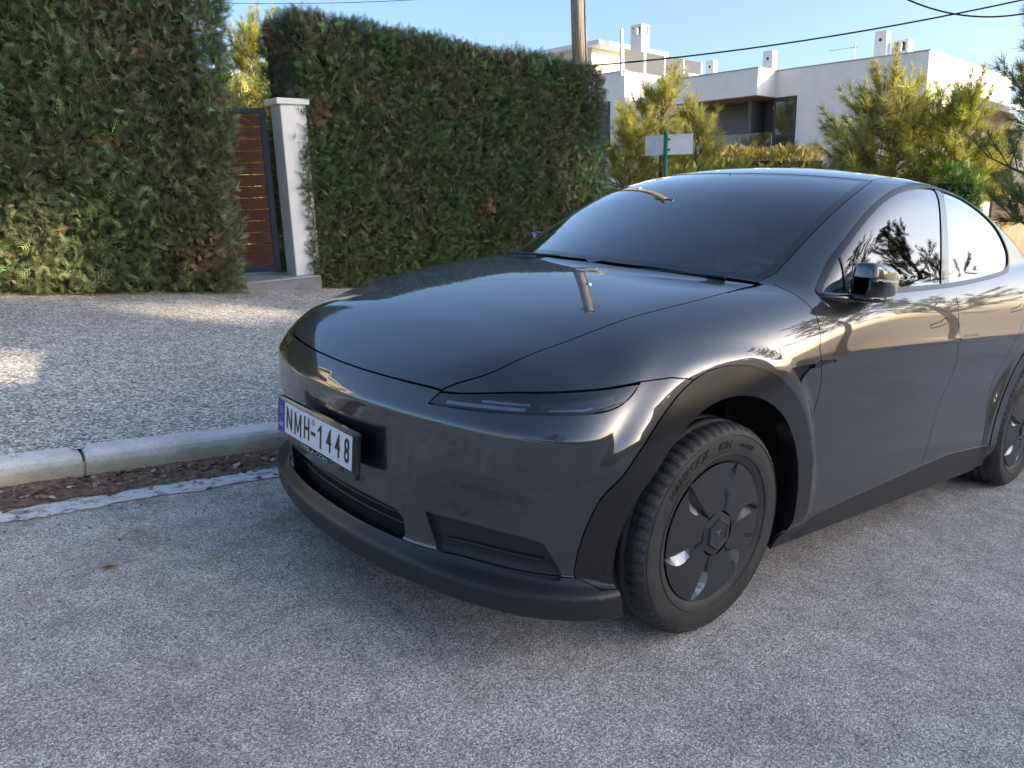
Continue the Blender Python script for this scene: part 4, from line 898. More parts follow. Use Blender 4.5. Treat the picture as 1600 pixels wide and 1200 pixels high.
class Fields:
    """signed fields whose zero lines are the shut lines and outlines; evaluated on demand"""
    def __init__(s, V): s.x, s.y, s.z = V.T; s.s = np.abs(s.y); s.c = {}
    def __getitem__(s, k):
        if k not in s.c: s.c[k] = s.get(k)
        return s.c[k]
    def masked(s, m, fn, lim=None):
        o = np.full(len(s.x), 9.); i = np.nonzero(m)[0]
        if len(i): o[i] = fn(i)
        return o
    def get(s, k):
        x, z, w = s.x, s.z, s.s
        def pol(m, a, b, poly):
            P = np.asarray(poly); e = .12
            m = m & (a > P[:, 0].min()-e) & (a < P[:, 0].max()+e) & (b > P[:, 1].min()-e) & (b < P[:, 1].max()+e)
            return s.masked(m, lambda i: poly_sd(a[i], b[i], P))
        side = w > .6
        if k in ('arch', 'band'):
            rr = np.minimum(np.hypot(x, z-.355), np.hypot(x-2.89, z-.355))
            return np.where(w > .55, rr-(.447 if k == 'arch' else .537), 9.)
        if k == 'low': return z-np.where(x < -.30, np.interp(w+x, [-.9, .33, .42, 1.], [.303, .300, .272, .266]), np.interp(x, *LOWZ))
        if k == 'hood': return pol(z > .72, x, w, HOOD)
        if k == 'ws': return pol(z > 1.03, x, w, WS)
        if k == 'wsb': return s['ws']+.034
        if k == 'roof': return pol(z > 1.2, x, w, RG)
        if k == 'rwin': return pol(z > 1.0, x, w, RW)
        if k == 'dlo': return pol((w > .5) & (z > 1.0), x, z, DLO)
        if k == 'trim': return s['dlo']-.017
        if k == 'p1': return np.where(s['dlo'] < .1, x-(1.563+(z-1.145)*.60), 9.)
        if k == 'p2': return np.where(s['dlo'] < .1, x-(1.650+(z-1.15)*.54), 9.)
        if k == 'q1': return np.where((s['dlo'] < .1) & (x < 1.1), x-(.742+(z-1.1)*.30), 9.)
        if k == 'hl': return pol((x < -.1) & (z > .6), w+x, z, HL)
        if k == 'fend': return np.where(x < 0, z-np.interp(w+x, *FEND), 9.)
        if k == 'gri': return pol(x < -.5, w, z, GRI)
        if k == 'poc': return pol(x < -.3, w, z, POC)
        if k == 'vent': return pol(side, x, z, VENT)
        if k == 'vtail': return pol(side, x, z, VTAIL)
        if k == 'han': return pol(side, x, z, HAN)
        if k == 'han2': return pol(side, x, z, HAN2)
        if k in ('d1', 'd2', 'd3'): return np.where(side, x-np.interp(z, *dict(d1=XD1, d2=XD2, d3=XD3)[k]), 9.)
        if k == 'belt': return np.where(side & (x > .44), z-np.interp(x, [.4, .65, 1.15, 1.66, 2.1, 2.4, 2.6, 3.9], [1.08, 1.080, 1.102, 1.124, 1.158, 1.19, 1.21, 1.25]), 9.)
fields = Fields
GAP = dict(hood=.0022, hl=.0022, fend=.0018, d1=.0022, d2=.0022, d3=.0022, ws=.002, roof=.002, han=.0016, han2=.0016, low=.0012, band=.0012)
V, Q = surface_nets()
V = project(V)
T = np.concatenate([Q[:, [0, 1, 2]], Q[:, [0, 2, 3]]])
for k in ['arch', 'band', 'low', 'hood', 'ws', 'wsb', 'roof', 'rwin', 'dlo', 'trim', 'p1', 'p2', 'q1', 'hl', 'fend', 'gri', 'poc', 'vent', 'vtail', 'han', 'han2', 'd1', 'd2', 'd3', 'belt']:
    offs = (-GAP[k], GAP[k]) if k in GAP else (0.,)
    if k == 'q1': offs = (-.004, .004)
    for q in offs: V, T = cut(V, T, fields(V)[k]-q)
V = project(V, 2)
N = body_grad(V); N /= np.linalg.norm(N, axis=1)[:, None]
Cn = V[T].mean(1); f = fields(Cn); Nc = N[T].mean(1); sx = np.abs(Cn[:, 1])
lab = np.full(len(T), 'quarter_panel', dtype='<U24')
x, z = Cn[:, 0], Cn[:, 2]
lab[(x > 3.3)] = 'rear_body'
greenh = (f['belt'] > 0) & (f['belt'] < 8) | (z > 1.2) | ((x > .49) & (z > 1.09))
door = (f['d1'] > 0) & (f['d1'] < 8) & (f['belt'] < 0)
lab[(f['d2'] > 0) & (f['d3'] < 0) & door] = 'rear_door'
lab[(f['d2'] < 0) & door] = 'front_door'
lab[(f['d1'] < 0) | ((x < .5) & (sx <= .6))] = 'front_fender'
lab[(x < 0) & (f['fend'] < 0)] = 'front_bumper'
lab[greenh & (x > .48)] = 'roof_rail'
lab[(f['low'] < 0)] = 'sill_trim'
lab[(f['low'] < 0) & (x < 0)] = 'front_lip'; lab[(f['low'] < 0) & (x > 2.9)] = 'rear_valance'
lab[(Nc[:, 2] < -.75) & (z < .24)] = 'underbody'
lab[f['band'] < 0] = 'wheel_arch_trim'
lab[(f['band'] < 0) & (f['low'] < 0)] = 'sill_trim'; lab[(f['band'] < 0) & (f['low'] < 0) & (x < 0)] = 'front_lip'; lab[(f['band'] < 0) & (f['low'] < 0) & (x > 2.9)] = 'rear_valance'
lab[(Nc[:, 2] < -.75) & (z < .24)] = 'underbody'
lab[(x > .25) & (f['ws'] > 0) & (f['hood'] > 0) & (sx < .70) & (x < .465) & (z > 1.0)] = 'cowl'
lab[f['hood'] < 0] = 'hood'
lab[f['hl'] < 0] = 'headlight'
lab[f['gri'] < 0] = 'lower_grille'; lab[f['poc'] < 0] = 'bumper_pocket'
lab[f['roof'] < 0] = 'roof_glass'; lab[f['rwin'] < 0] = 'rear_window'
lab[f['ws'] < 0] = 'windscreen_border'; lab[f['wsb'] < 0] = 'windscreen'
lab[f['trim'] < 0] = 'window_trim'
inw = f['dlo'] < 0
lab[inw] = 'door_pillar_trim'
lab[inw & (f['p1'] < 0)] = 'front_side_window'; lab[inw & (f['p2'] > 0) & (f['p2'] < 8)] = 'rear_side_window'
lab[inw & (f['q1'] < 0) & (x < 1)] = 'quarter_light'; lab[inw & (np.abs(f['q1']) < .004)] = 'window_divider'
lab[f['vent'] < 0] = 'fender_vent'; lab[f['vtail'] < 0] = 'vent_blade'
lab[(f['han'] < 0) | (f['han2'] < 0)] = 'door_handle'
dead = f['arch'] < 0
ex = np.isin(lab, ['underbody', 'window_trim', 'wheel_arch_trim', 'sill_trim', 'front_lip', 'rear_valance', 'front_side_window', 'rear_side_window', 'quarter_light', 'door_pillar_trim', 'window_divider', 'windscreen', 'cowl', 'lower_grille', 'bumper_pocket'])
for k, g in GAP.items():
    strip = np.abs(f[k]) < g
    if k in ('d1', 'd2', 'd3'):
        strip &= ~ex & ~((lab == 'roof_rail') & (k != 'd1')) & ~(greenh & (k != 'd1')) & (z < 1.12)
        if k == 'd1': strip &= (sx > .68)
    if k == 'fend': strip &= ~ex & (f['hood'] > -.001) & (f['hl'] > 0) & (Cn[:, 0]+sx > -.29)
    if k == 'low': strip &= (lab != 'underbody')
    if k == 'band': strip &= (f['low'] > 0)
    if k in ('ws', 'roof'): strip &= (z > 1.0)
    dead |= strip
car = tag(empty('parked_car', mat4=ROAD), 'dark grey electric crossover parked along the kerb, its front towards the viewer', 'car')
paint = mat('car_paint', (.008, .010, .014), .40, metal=.3, coat=1.0)
paint.node_tree.nodes['Principled BSDF'].inputs['Coat IOR'].default_value = 1.92
paint.node_tree.nodes['Principled BSDF'].inputs['Coat Roughness'].default_value = .012
blk = mat('black_plastic', (.018, .018, .019), .42, bump=(900, .12, .001))
gblk = mat('gloss_black', (.008, .008, .009), .08, coat=.6)
arch_m = mat('arch_trim_black', (.012, .012, .013), .2, coat=.2)
rub = mat('tyre_rubber', (.032, .032, .031), .62, noise=(14, .35), bump=(260, .1, .001))
dark = mat('liner_black', (.006, .006, .006), .9)
satin = mat('satin_trim', (.06, .06, .065), .28, metal=.9)
wsg = glass_mat('windscreen_glass', (.82, .90, .88), 2.0)
sdg = glass_mat('side_glass', (.72, .80, .78), 2.0); rdg = glass_mat('privacy_glass', (.07, .08, .085), 2.2)
rfg = glass_mat('roof_glass_tint', (.30, .33, .35), 1.6)
lens = glass_mat('lamp_lens', (.62, .65, .70), 2.6)
PM = dict(windscreen=wsg, windscreen_border=gblk, roof_glass=rfg, rear_window=rdg, window_trim=satin, door_pillar_trim=gblk, front_side_window=sdg,
          rear_side_window=rdg, quarter_light=sdg, window_divider=satin, fender_vent=dark, vent_blade=satin, headlight=lens, lower_grille=dark, bumper_pocket=blk, cowl=blk,
          front_lip=blk, sill_trim=blk, rear_valance=blk, wheel_arch_trim=arch_m, underbody=dark)
OFF = dict(front_lip=.003, sill_trim=.003, rear_valance=.003, wheel_arch_trim=.004, lower_grille=-.055, bumper_pocket=-.022, cowl=-.02, door_handle=.0006,
           front_side_window=-.004, rear_side_window=-.004, quarter_light=-.004, windscreen=-.001, windscreen_border=-.001, window_trim=.0025, fender_vent=-.010, vent_blade=.003)
FLG = dict(windscreen=.004, front_side_window=.004, rear_side_window=.004, quarter_light=.004, rear_window=.004, headlight=.012, wheel_arch_trim=.05, lower_grille=.0, bumper_pocket=.0)
def panel(name, sel, parent, label=None):
    F = T[sel]; u, inv = np.unique(F, return_inverse=True); F = inv.reshape(F.shape)
    off = OFF.get(name, 0.); n = N[u].copy(); P = V[u]+n*off
    e = np.concatenate([F[:, [0, 1]], F[:, [1, 2]], F[:, [2, 0]]]); key = np.sort(e, 1)
    uq, ii, ct = np.unique(key, axis=0, return_inverse=True, return_counts=True); b = e[ct[ii.ravel()] == 1]
    d = FLG.get(name, .012)
    allP, alln, faces = P, n, F
    if name in ('front_bumper',): d = .012
    if d > 0 and len(b):
        k = len(P); A, B = b[:, 0], b[:, 1]; m = len(b)
        depth = np.full(m, d)
        pa, pb = P[A], P[B]; qa, qb = pa-n[A]*depth[:, None], pb-n[B]*depth[:, None]
        if name == 'front_bumper':       # deeper returns into the grille and the pockets
            c = (pa+pb)/2; ff = fields(c); deep = (np.abs(ff['gri']) < .006); dp = (np.abs(ff['poc']) < .006)
            depth = np.where(deep, .056, np.where(dp, .023, d)); qa, qb = pa-n[A]*depth[:, None], pb-n[B]*depth[:, None]
        if name == 'wheel_arch_trim':    # the lip turns straight in towards the wheel
            sg = np.sign(pa[:, 1])[:, None]*np.array([[0, 1., 0]])
            c = (pa+pb)/2; inner = (np.minimum(np.hypot(c[:, 0], c[:, 2]-.355), np.hypot(c[:, 0]-2.89, c[:, 2]-.355)) < .46)[:, None]
            qa = np.where(inner, pa-sg*.06, pa-n[A]*.012); qb = np.where(inner, pb-sg*.06, pb-n[B]*.012)
        fn = np.cross(pb-pa, qa-pa); fn /= np.linalg.norm(fn, axis=1)[:, None]+1e-12; fn = -fn
        W = np.concatenate([pa, pb, qb, qa]); i = np.arange(m)+k
        q1 = np.stack([i+m, i, i+2*m], 1); q2 = np.stack([i, i+3*m, i+2*m], 1)
        allP = np.concatenate([P, W]); alln = np.concatenate([n, fn, fn, fn, fn]); faces = np.concatenate([F, q1, q2])
    return mesh_np(name, allP, faces, PM.get(name, paint), parent, True, alln)
ORDER = ['front_bumper', 'hood', 'front_fender', 'front_door', 'rear_door', 'quarter_panel', 'rear_body', 'roof_rail', 'cowl', 'windscreen', 'windscreen_border', 'roof_glass',
         'rear_window', 'window_trim', 'door_pillar_trim', 'front_side_window', 'rear_side_window', 'quarter_light', 'window_divider', 'headlight', 'lower_grille', 'bumper_pocket',
         'front_lip', 'sill_trim', 'rear_valance', 'wheel_arch_trim', 'fender_vent', 'vent_blade', 'door_handle']
CENTRE = {'front_bumper', 'hood', 'rear_body', 'cowl', 'windscreen', 'windscreen_border', 'roof_glass', 'rear_window', 'lower_grille', 'front_lip', 'rear_valance', 'underbody'}
CP = {}
SUBOF = {'window_divider': 'front_door', 'front_side_window': 'front_door', 'quarter_light': 'front_door', 'rear_side_window': 'rear_door', 'windscreen_border': 'windscreen',
         'lower_grille': 'front_bumper', 'bumper_pocket': 'front_bumper', 'fender_vent': 'front_fender', 'vent_blade': 'front_fender'}
for nm in ORDER:
    for sgn in ([0] if nm in CENTRE else [-1, 1]):
        sel = (lab == nm) & ~dead
        if sgn: sel &= np.sign(Cn[:, 1]) == sgn
        if nm in ('wheel_arch_trim', 'door_handle'):
            mid = 1.5 if nm == 'wheel_arch_trim' else 1.9
            for fr in (0, 1):
                s2 = sel & ((x < mid) if fr == 0 else (x >= mid))
                if s2.any():
                    par = car if nm != 'door_handle' else CP[('front_door' if fr == 0 else 'rear_door', sgn)]
                    CP[(nm, sgn, fr)] = panel(nm, s2, par)
            continue
        if not sel.any(): continue
        par = SUBOF.get(nm); par = CP.get((par, sgn), CP.get((par, 0), car)) if par else car
        CP[(nm, sgn)] = panel(nm, sel, par)
# black inner shell behind the opaque panels
V0, Q0 = surface_nets(.028); V0 = project(V0); g0 = Fields(V0[Q0].mean(1))
keep = (g0['ws'] > -.01) & (g0['roof'] > -.01) & (g0['rwin'] > -.01) & (g0['dlo'] > -.012) & (g0['arch'] > .035) & (g0['vent'] > 0) & (g0.z > .21)
Q0 = Q0[keep]; u, inv = np.unique(Q0, return_inverse=True); n0 = body_grad(V0[u]); n0 /= np.linalg.norm(n0, axis=1)[:, None]
hl0 = Fields(V0[u])['hl']; poc0 = Fields(V0[u])['poc']; gri0 = Fields(V0[u])['gri']; dep = np.where(gri0 < .035, .085, np.where(hl0 < .02, .085, np.where(poc0 < .02, .045, .020)))
mesh_np('inner_shell', V0[u]-n0*dep[:, None], inv.reshape(Q0.shape)[:, ::-1], dark, car, False)
MB().box((1.5, 0, .205), (4.3, 1.30, .03)).build('underbody', dark, car); MB().box((1.445, 0, .205), (1.95, 1.80, .028)).build('underbody', dark, car)

# ---- wheels ---------------------------------------------------------------
rim_m = mat('wheel_cover_dark', (.040, .042, .046), .38, metal=.3, coat=.1)
facet_m = mat('wheel_cover_satin', (.30, .31, .33), .35, metal=.8)
txt_m = mat('tyre_lettering', (.004, .004, .004), .5)
def make_wheel(yc, x0, steer, spin, texts):
    """wheel root at the hub; local -y points outwards on the driver's side"""
    w = bpy.data.objects.new('wheel', None); COL.objects.link(w); w.parent = car
    sg = -1 if yc < 0 else 1
    w.location = (x0, sg*.818, .355); w.rotation_euler = (0, 0, steer+(0 if sg < 0 else math.pi))
    # tyre: profile (r, h), h = -.128 is the outer sidewall
    pr = [(.226, -.100), (.232, -.112), (.240, -.118), (.252, -.1215), (.275, -.1265), (.300, -.1275), (.318, -.126), (.330, -.1215), (.338, -.116), (.345, -.106)]
    tread = [(.350, -.094), (.3525, -.074), (.3530, -.071), (.3465, -.070), (.3465, -.060), (.3535, -.059), (.3545, -.028), (.348, -.027), (.348, -.016), (.3548, -.015)]
    full = pr+tread; full = full+[(r, -h) for r, h in full[::-1]]
    n = 180; Vt, Ft = lathe(full, n); m = len(full)
    # sipes: cut across the shoulder by pulling in every fifth slice there
    Vt = Vt.reshape(n, m, 3)
    for k in range(0, n, 3):   # one slice in three
        for i in list(range(8, 13))+list(range(m-13, m-8)):
            rr = math.hypot(Vt[k, i, 0], Vt[k, i, 2]); q = (rr-.006)/rr; Vt[k, i, 0] *= q; Vt[k, i, 2] *= q
    low = Vt[:, :, 2] < -.3515; Vt[:, :, 2] = np.where(low, -.3515-(Vt[:, :, 2]+.3515)*-.25, Vt[:, :, 2])
    ty = mesh_np('tyre', Vt.reshape(-1, 3), Ft, rub, w, True)
    sm = np.tile(np.array([not (7 <= i <= 12 or m-14 <= i <= m-9) for i in range(m-1)]), n); ty.data.polygons.foreach_set('use_smooth', sm); ty.data.update()
    # fine sidewall rings
    for rr in (.262, .322):
        V2, F2 = lathe([(rr-.0016, -.1255 if rr < .3 else -.1262), (rr, -.1285), (rr+.0016, -.1255 if rr < .3 else -.1255)], 96)
        mesh_np('sidewall_ring', V2, F2, rub, ty, True)
    for tx, a0, size in texts:
        Vx, Fx = text_mesh(tx, size, .0006)
        rad = .292; ang = a0-Vx[:, 0]/rad; r_ = rad+Vx[:, 1]
        P = np.stack([r_*np.cos(ang), -.1284-Vx[:, 2]*1.0, r_*np.sin(ang)], 1)
        mesh_np('tyre_lettering', P, Fx, txt_m, ty)
    # rim barrel and disc behind
    V2, F2 = lathe([(.232, -.100), (.226, -.094), (.215, -.06), (.205, .10), (.226, .118)], 72); rimo = mesh_np('rim', V2, F2, blk, w, True)
    V2, F2 = lathe([(.0, -.02), (.165, -.02), (.165, .01), (.0, .01)], 48); mesh_np('brake_disc', V2, F2, satin, rimo, True)
    # aerodynamic cover: six swept petals parted by bevelled grooves
    RO = .2365
    V2, F2 = lathe([(RO-.008, -.108), (RO-.002, -.1145), (RO+.004, -.115), (RO+.007, -.110), (RO+.006, -.098)], 96); mesh_np('cover_ring', V2, F2, rim_m, w, True)
    cov = empty('wheel_cover'); cov.parent = w; cov.rotation_euler = (0, spin, 0)
    me_p, me_f, me_g = make_wheel.cache.get('p', (None, None, None))
    if me_p is None:
        def H(r): return -.118-.012*(1-(r/RO)**2)          # domed face
        D = math.radians
        def pol(r, a, dh=0.): return (r*math.cos(a), H(r)+dh, r*math.sin(a))
        def GWD(r): return D(2.5)+D(13.5)*math.sin(math.pi*min(1, max(0, (r-.068)/(RO-.074)))**1.25)**1.2
        # petal: from groove edge to groove edge
        a0, a1 = D(9.5), D(60-4.0); P = []; F = []
        rs = np.linspace(.075, RO-.006, 9); As = np.linspace(0, 1, 9)
        for r in rs:
            sh = D(10)*(r-.075)/.16
            lo = a1-D(60)+GWD(r); hi = a1
            for t in As: P.append(pol(r, lo+(hi-lo)*t))
        for i in range(8):
            for j in range(8): F.append([i*9+j, i*9+j+1, (i+1)*9+j+1, (i+1)*9+j])
        me_p = (P, F)
        # groove walls: a dark steep one and a bright sloping facet
        G = []; GF = []; S = []; SF = []
        for i, r in enumerate(rs):
            lo = a1-D(60)+GWD(r); hi = a1-D(60)
            d = .010+.016*(r-.075)/.16
            mid = hi+(lo-hi)*.45
            G += [pol(r, hi), pol(r, mid, d)]; S += [pol(r, mid, d), pol(r, lo)]
        for i in range(8):
            GF.append([2*i, 2*i+1, 2*i+3, 2*i+2]); SF.append([2*i, 2*i+1, 2*i+3, 2*i+2])
        me_f = (S, SF); me_g = (G, GF); make_wheel.cache['p'] = (me_p, me_f, me_g)
    def rotated(PF, k):
        P = np.array(PF[0]); a = k*math.pi/3; c, s_ = math.cos(a), math.sin(a)
        return np.stack([P[:, 0]*c-P[:, 2]*s_, P[:, 1], P[:, 0]*s_+P[:, 2]*c], 1)
    for k in range(6):
        mesh_np('petal', rotated(me_p, k), np.array(me_p[1]), rim_m, cov, True)
        b = np.concatenate([rotated(me_g, k), rotated(me_f, k)]); nb = len(me_g[0])
        mesh_np('groove', b, np.concatenate([np.array(me_g[1]), np.array(me_f[1])+nb]), None, cov, False, mats=[rim_m, facet_m], midx=[0]*8+[0, 0, 0, 1, 1, 1, 1, 1])
    # hub cap: bevelled heptagon with a raised rim and a small emblem
    P = []; F = []
    for r, h in ((.078, -.1275), (.055, -.131), (.052, -.138), (.046, -.139), (.043, -.136), (.0, -.1365)):
        for q in range(6): a = q*math.pi/3+.3; P.append((r*math.cos(a), h, r*math.sin(a)))
    for i in range(5):
        for q in range(6): F.append([i*6+q, i*6+(q+1) % 6, (i+1)*6+(q+1) % 6, (i+1)*6+q])
    mesh_np('hub_cap', P, F, rim_m, cov)
    em = MB()
    em.add([(-.015, -.1376, .013), (.015, -.1376, .013), (.013, -.1376, .008), (.004, -.1376, .009), (0, -.1376, -.017), (-.004, -.1376, .009), (-.013, -.1376, .008)], [[0, 1, 2, 3, 4, 5, 6]])
    em.build('hub_emblem', facet_m, cov)
    sl = MB().box((.185, -.1225, .0), (.055, .003, .014)); s2 = sl.build('valve_slot', dark, cov); s2.rotation_euler = (0, R(28), 0)
    return w
make_wheel.cache = {}
TX = [('HANKOOK', R(128), .040), ('iON', R(93), .036), ('evo SUV', R(70), .022)]
make_wheel(-1, 0, R(-1.8), R(-14), TX)
make_wheel(1, 0, R(-1.8), 0, [])
make_wheel(-1, 2.89, 0, R(20), TX[:1])
make_wheel(1, 2.89, 0, R(9), [])
# wheel wells
for xw in (0, 2.89):
    for sg in (-1, 1):
        P = []; F = []; n = 40
        for i in range(n+1):
            a = math.pi*(-.12+1.24*i/n); rr = .470
            for yy in (.90, .58): P.append((xw+rr*math.cos(a), sg*yy, .355+rr*math.sin(a)))
        F = [[2*i, 2*i+1, 2*i+3, 2*i+2] for i in range(n)]
        c = len(P); P.append((xw, sg*.58, .30)); F += [[2*i+1, c, 2*i+3] for i in range(n)]
        mesh_np('wheel_well', P, F, dark, car, True)

# ---- headlights: dark bowl, a light bar and a projector box behind the lens ------------------------
bowl_m = mat('lamp_bowl', (.012, .013, .016), .25, coat=.5)
chrome = mat('lamp_chrome', (.55, .57, .60), .12, metal=1.)
drl_m = mat('lamp_light_guide', (.85, .88, .95), .25, spec=.6)
def surf_at(t, z, sg):
    """point on the skin for corner coordinates t = s+x and z"""
    s_ = np.linspace(.3, .95, 400); xx = t-s_; d = body_sdf(xx, s_, np.full(400, z)); i = np.argmin(np.abs(d)); p = np.array([[xx[i], s_[i], z]]); p = project(p, 3)[0]
    n = body_grad(p[None])[0]; n /= np.linalg.norm(n); return np.array([p[0], sg*p[1], p[2]]), np.array([n[0], sg*n[1], n[2]])
def strip(name, ts, z0f, z1f, depth, m, parent, sg, thick=.012):
    A = []
    for t in ts:
        for zf, dd in ((z0f, depth), (z1f, depth), (z1f, depth+thick), (z0f, depth+thick)):
            p, n = surf_at(t, zf(t), sg); A.append(p-n*dd)
    k = len(ts); F = [[4*i+j, 4*i+(j+1) % 4, 4*(i+1)+(j+1) % 4, 4*(i+1)+j] for i in range(k-1) for j in range(4)]+[[0, 1, 2, 3], [4*(k-1)+3, 4*(k-1)+2, 4*(k-1)+1, 4*(k-1)]]
    b = MB().add(A, F); return b.build(name, m, parent)
for sg in (-1, 1):
    par = CP[('headlight', sg)]
    zl = lambda t: np.interp(t, [-.335, .015, .306, .45], [.749, .766, .784, .815])
    zu = lambda t: np.interp(t, [-.29, .153, .476], [.780, .823, .855])
    ts = np.linspace(-.285, .44, 16)
    strip('light_guide', np.linspace(-.27, .06, 10), lambda t: zl(t)+.008, lambda t: zl(t)+.017, .014, drl_m, par, sg, .01)
    strip('light_guide_step', np.linspace(-.12, .075, 6), lambda t: zl(t)+.024, lambda t: zl(t)+.029, .016, drl_m, par, sg, .008)
    strip('lamp_bezel', np.linspace(.11, .42, 10), lambda t: zl(t)+.005, lambda t: zu(t)-.006, .040, bowl_m, par, sg, .02)
    strip('projector_strip', np.linspace(.15, .33, 8), lambda t: zl(t)+.016, lambda t: zl(t)+.022, .032, chrome, par, sg, .010)
    # black frame line along the lower edge of the lamp
    strip('lamp_seal', np.linspace(-.31, .45, 18), lambda t: zl(t)-.003, lambda t: zl(t)+.003, -.0012, gblk, par, sg, .01)

# ---- door mirrors -----------------------------------------------------------------------------
mir_g = mat('mirror_glass', (.7, .72, .74), .02, metal=1.)
def loft(secs, n=20):
    """closed loft through superellipse sections (centre, half u, half v, axis u, axis v, power)"""
    P = []
    for c, hu, hv, au, av, pw in secs:
        for k in range(n):
            a = 2*math.pi*k/n; ca, sa = math.cos(a), math.sin(a)
            P.append(np.asarray(c)+np.asarray(au)*hu*np.sign(ca)*abs(ca)**(2/pw)+np.asarray(av)*hv*np.sign(sa)*abs(sa)**(2/pw))
    m = len(secs); F = [[i*n+k, i*n+(k+1) % n, (i+1)*n+(k+1) % n, (i+1)*n+k] for i in range(m-1) for k in range(n)]
    F += [list(range(n))[::-1], [(m-1)*n+k for k in range(n)]]
    return P, F
for sg in (-1, 1):                   # both mirrors are folded back along the doors
    root = bpy.data.objects.new('door_mirror', None); COL.objects.link(root); root.parent = car; root.location = (.088 if sg < 0 else .20, -sg*(.018 if sg < 0 else .035), .006)
    def sec(xx, cy, cz, hy, hz, pw=3.4): return ((xx, sg*cy, cz), hy, hz, (0, sg, 0), (0, 0, 1), pw)
    P, F = loft([sec(.600, .962, 1.150, .028, .050), sec(.606, .963, 1.151, .040, .060), sec(.622, .965, 1.151, .048, .064), sec(.68, .966, 1.150, .050, .064), sec(.75, .963, 1.146, .048, .060), sec(.81, .957, 1.141, .043, .053), sec(.850, .950, 1.135, .034, .044), sec(.868, .944, 1.130, .018, .028)], 32)
    P = np.array(P); up = P[:, 2] > 1.158
    cap = MB().add(P, F).build('mirror_cap', paint, root, True)
    # gloss black lower shell standing a little proud of the painted cap
    P2 = P.copy(); c_ = P2.reshape(-1, 32, 3).mean(1, keepdims=True); P3 = (c_+(P2.reshape(-1, 32, 3)-c_)*np.array([1, 1.03, 1.03])).reshape(-1, 3); P3[:, 2] = np.minimum(P3[:, 2], 1.163-.05*(P3[:, 0]-.6)); MB().add(P3, F).build('mirror_shell', gblk, root, True)
    P, F = loft([sec(.598, .958, 1.090, .030, .010), sec(.62, .960, 1.088, .046, .013), sec(.70, .962, 1.086, .050, .014), sec(.79, .957, 1.089, .044, .012), sec(.855, .948, 1.097, .024, .008)], 20); MB().add(P, F).build('mirror_base', gblk, root, True)
    P, F = loft([((.525, sg*.845, 1.084), .050, .016, (1, 0, 0), (0, 0, 1), 3), ((.560, sg*.890, 1.083), .056, .015, (1, 0, 0), (0, 0, 1), 3), ((.630, sg*.940, 1.084), .060, .013, (1, 0, 0), (0, 0, 1), 3)], 18); MB().add(P, F).build('mirror_arm', gblk, root, True)
    MB().box((.70, sg*.9185, 1.150), (.17, .006, .095)).build('mirror_glass', mir_g, root, bevel=.003)
    MB().box((.705, sg*1.011, 1.086), (.008, .006, .020)).build('mirror_lamp', chrome, root, bevel=.002)

# ---- number plate --------------------------------------------------------------------------------
pl_w = mat('plate_white', (.72, .73, .74), .35); pl_k = mat('plate_black', (.008, .008, .008), .4); pl_b = mat('plate_blue', (.012, .05, .32), .4); pl_s = mat('plate_seal', (.45, .46, .48), .3, metal=.6)
pr = bpy.data.objects.new('number_plate', None); COL.objects.link(pr); pr.parent = car; pr.location = (-.924, 0, .552)
# local frame: x out of the plate is -x of the car; build in (y,z)
MB().box((.014, 0, -.008), (.020, .545, .146)).build('plate_carrier', gblk, pr, bevel=.004)
MB().box((.004, 0, .0575), (.012, .532, .007)).build('plate_rim', gblk, pr, bevel=.002)
for yy in (-.264, .264): MB().box((.004, yy, 0), (.012, .008, .118)).build('plate_rim', gblk, pr, bevel=.002)
face = MB().box((.002, 0, 0), (.003, .52, .110)).build('plate_face', pl_w, pr, bevel=.001)
MB().box((-.0002, .239, 0), (.0026, .042, .108)).build('country_band', pl_b, pr)
def plate_text(tx, size, yc, zc, sx, sy, m, name, depth=-.0012, bold=0.):
    Vx, Fx = text_mesh(tx, size, .0004, bold)
    P = np.stack([np.full(len(Vx), depth)-Vx[:, 2], yc-Vx[:, 0]*sx, zc+Vx[:, 1]*sy], 1)
    mesh_np(name, P, Fx, m, face)
for ch, yc in zip('NH', (.178, .046)): plate_text(ch, .1, yc, -.002, .64, 1.10, pl_k, 'plate_character', bold=.0002)
MB().box((-.0012, -.001, -.004), (.001, .030, .011)).build('plate_dash', pl_k, face)
for ch, yc in zip('448', (-.110, -.168, -.226)): plate_text(ch, .1, yc, -.002, .68, 1.10, pl_k, 'plate_character', bold=.0004)
def stroke_letter(pts, name='plate_character'):
    MB().add([(-.0014, y, z) for y, z in pts]+[(-.0008, y, z) for y, z in pts], [list(range(len(pts))), list(range(len(pts), 2*len(pts)))[::-1]]+[[i, (i+1) % len(pts), len(pts)+(i+1) % len(pts), len(pts)+i] for i in range(len(pts))]).build(name, pl_k, face)
for q_ in ([(.137, -.040), (.137, .037), (.1295, .037), (.1295, -.040)], [(.0945, -.040), (.0945, .037), (.087, .037), (.087, -.040)], [(.1294, .037), (.1294, .018), (.1145, -.030), (.1095, -.030), (.1095, -.027)], [(.0946, .037), (.0946, .018), (.1094, -.030), (.1145, -.030)]): stroke_letter(q_)
one = [(-.058, -.040), (-.058, .037), (-.052, .037), (-.032, .014), (-.036, .010), (-.0495, .024), (-.0495, -.040)]
MB().add([(-.0014, y, z) for y, z in one]+[(-.0008, y, z) for y, z in one], [list(range(7)), list(range(7, 14))[::-1]]+[[i, (i+1) % 7, 7+(i+1) % 7, 7+i] for i in range(7)]).build('plate_character', pl_k, face)
V2, F2 = lathe([(0, -.0012), (.011, -.0012), (.012, .0)], 20); P = np.stack([V2[:, 1], V2[:, 0]+.0, V2[:, 2]+.033], 1); mesh_np('plate_seal', P, F2, pl_s, face)
plate_text('GR', .022, .239, -.030, 1, 1, pl_w, 'country_letters', -.0022)
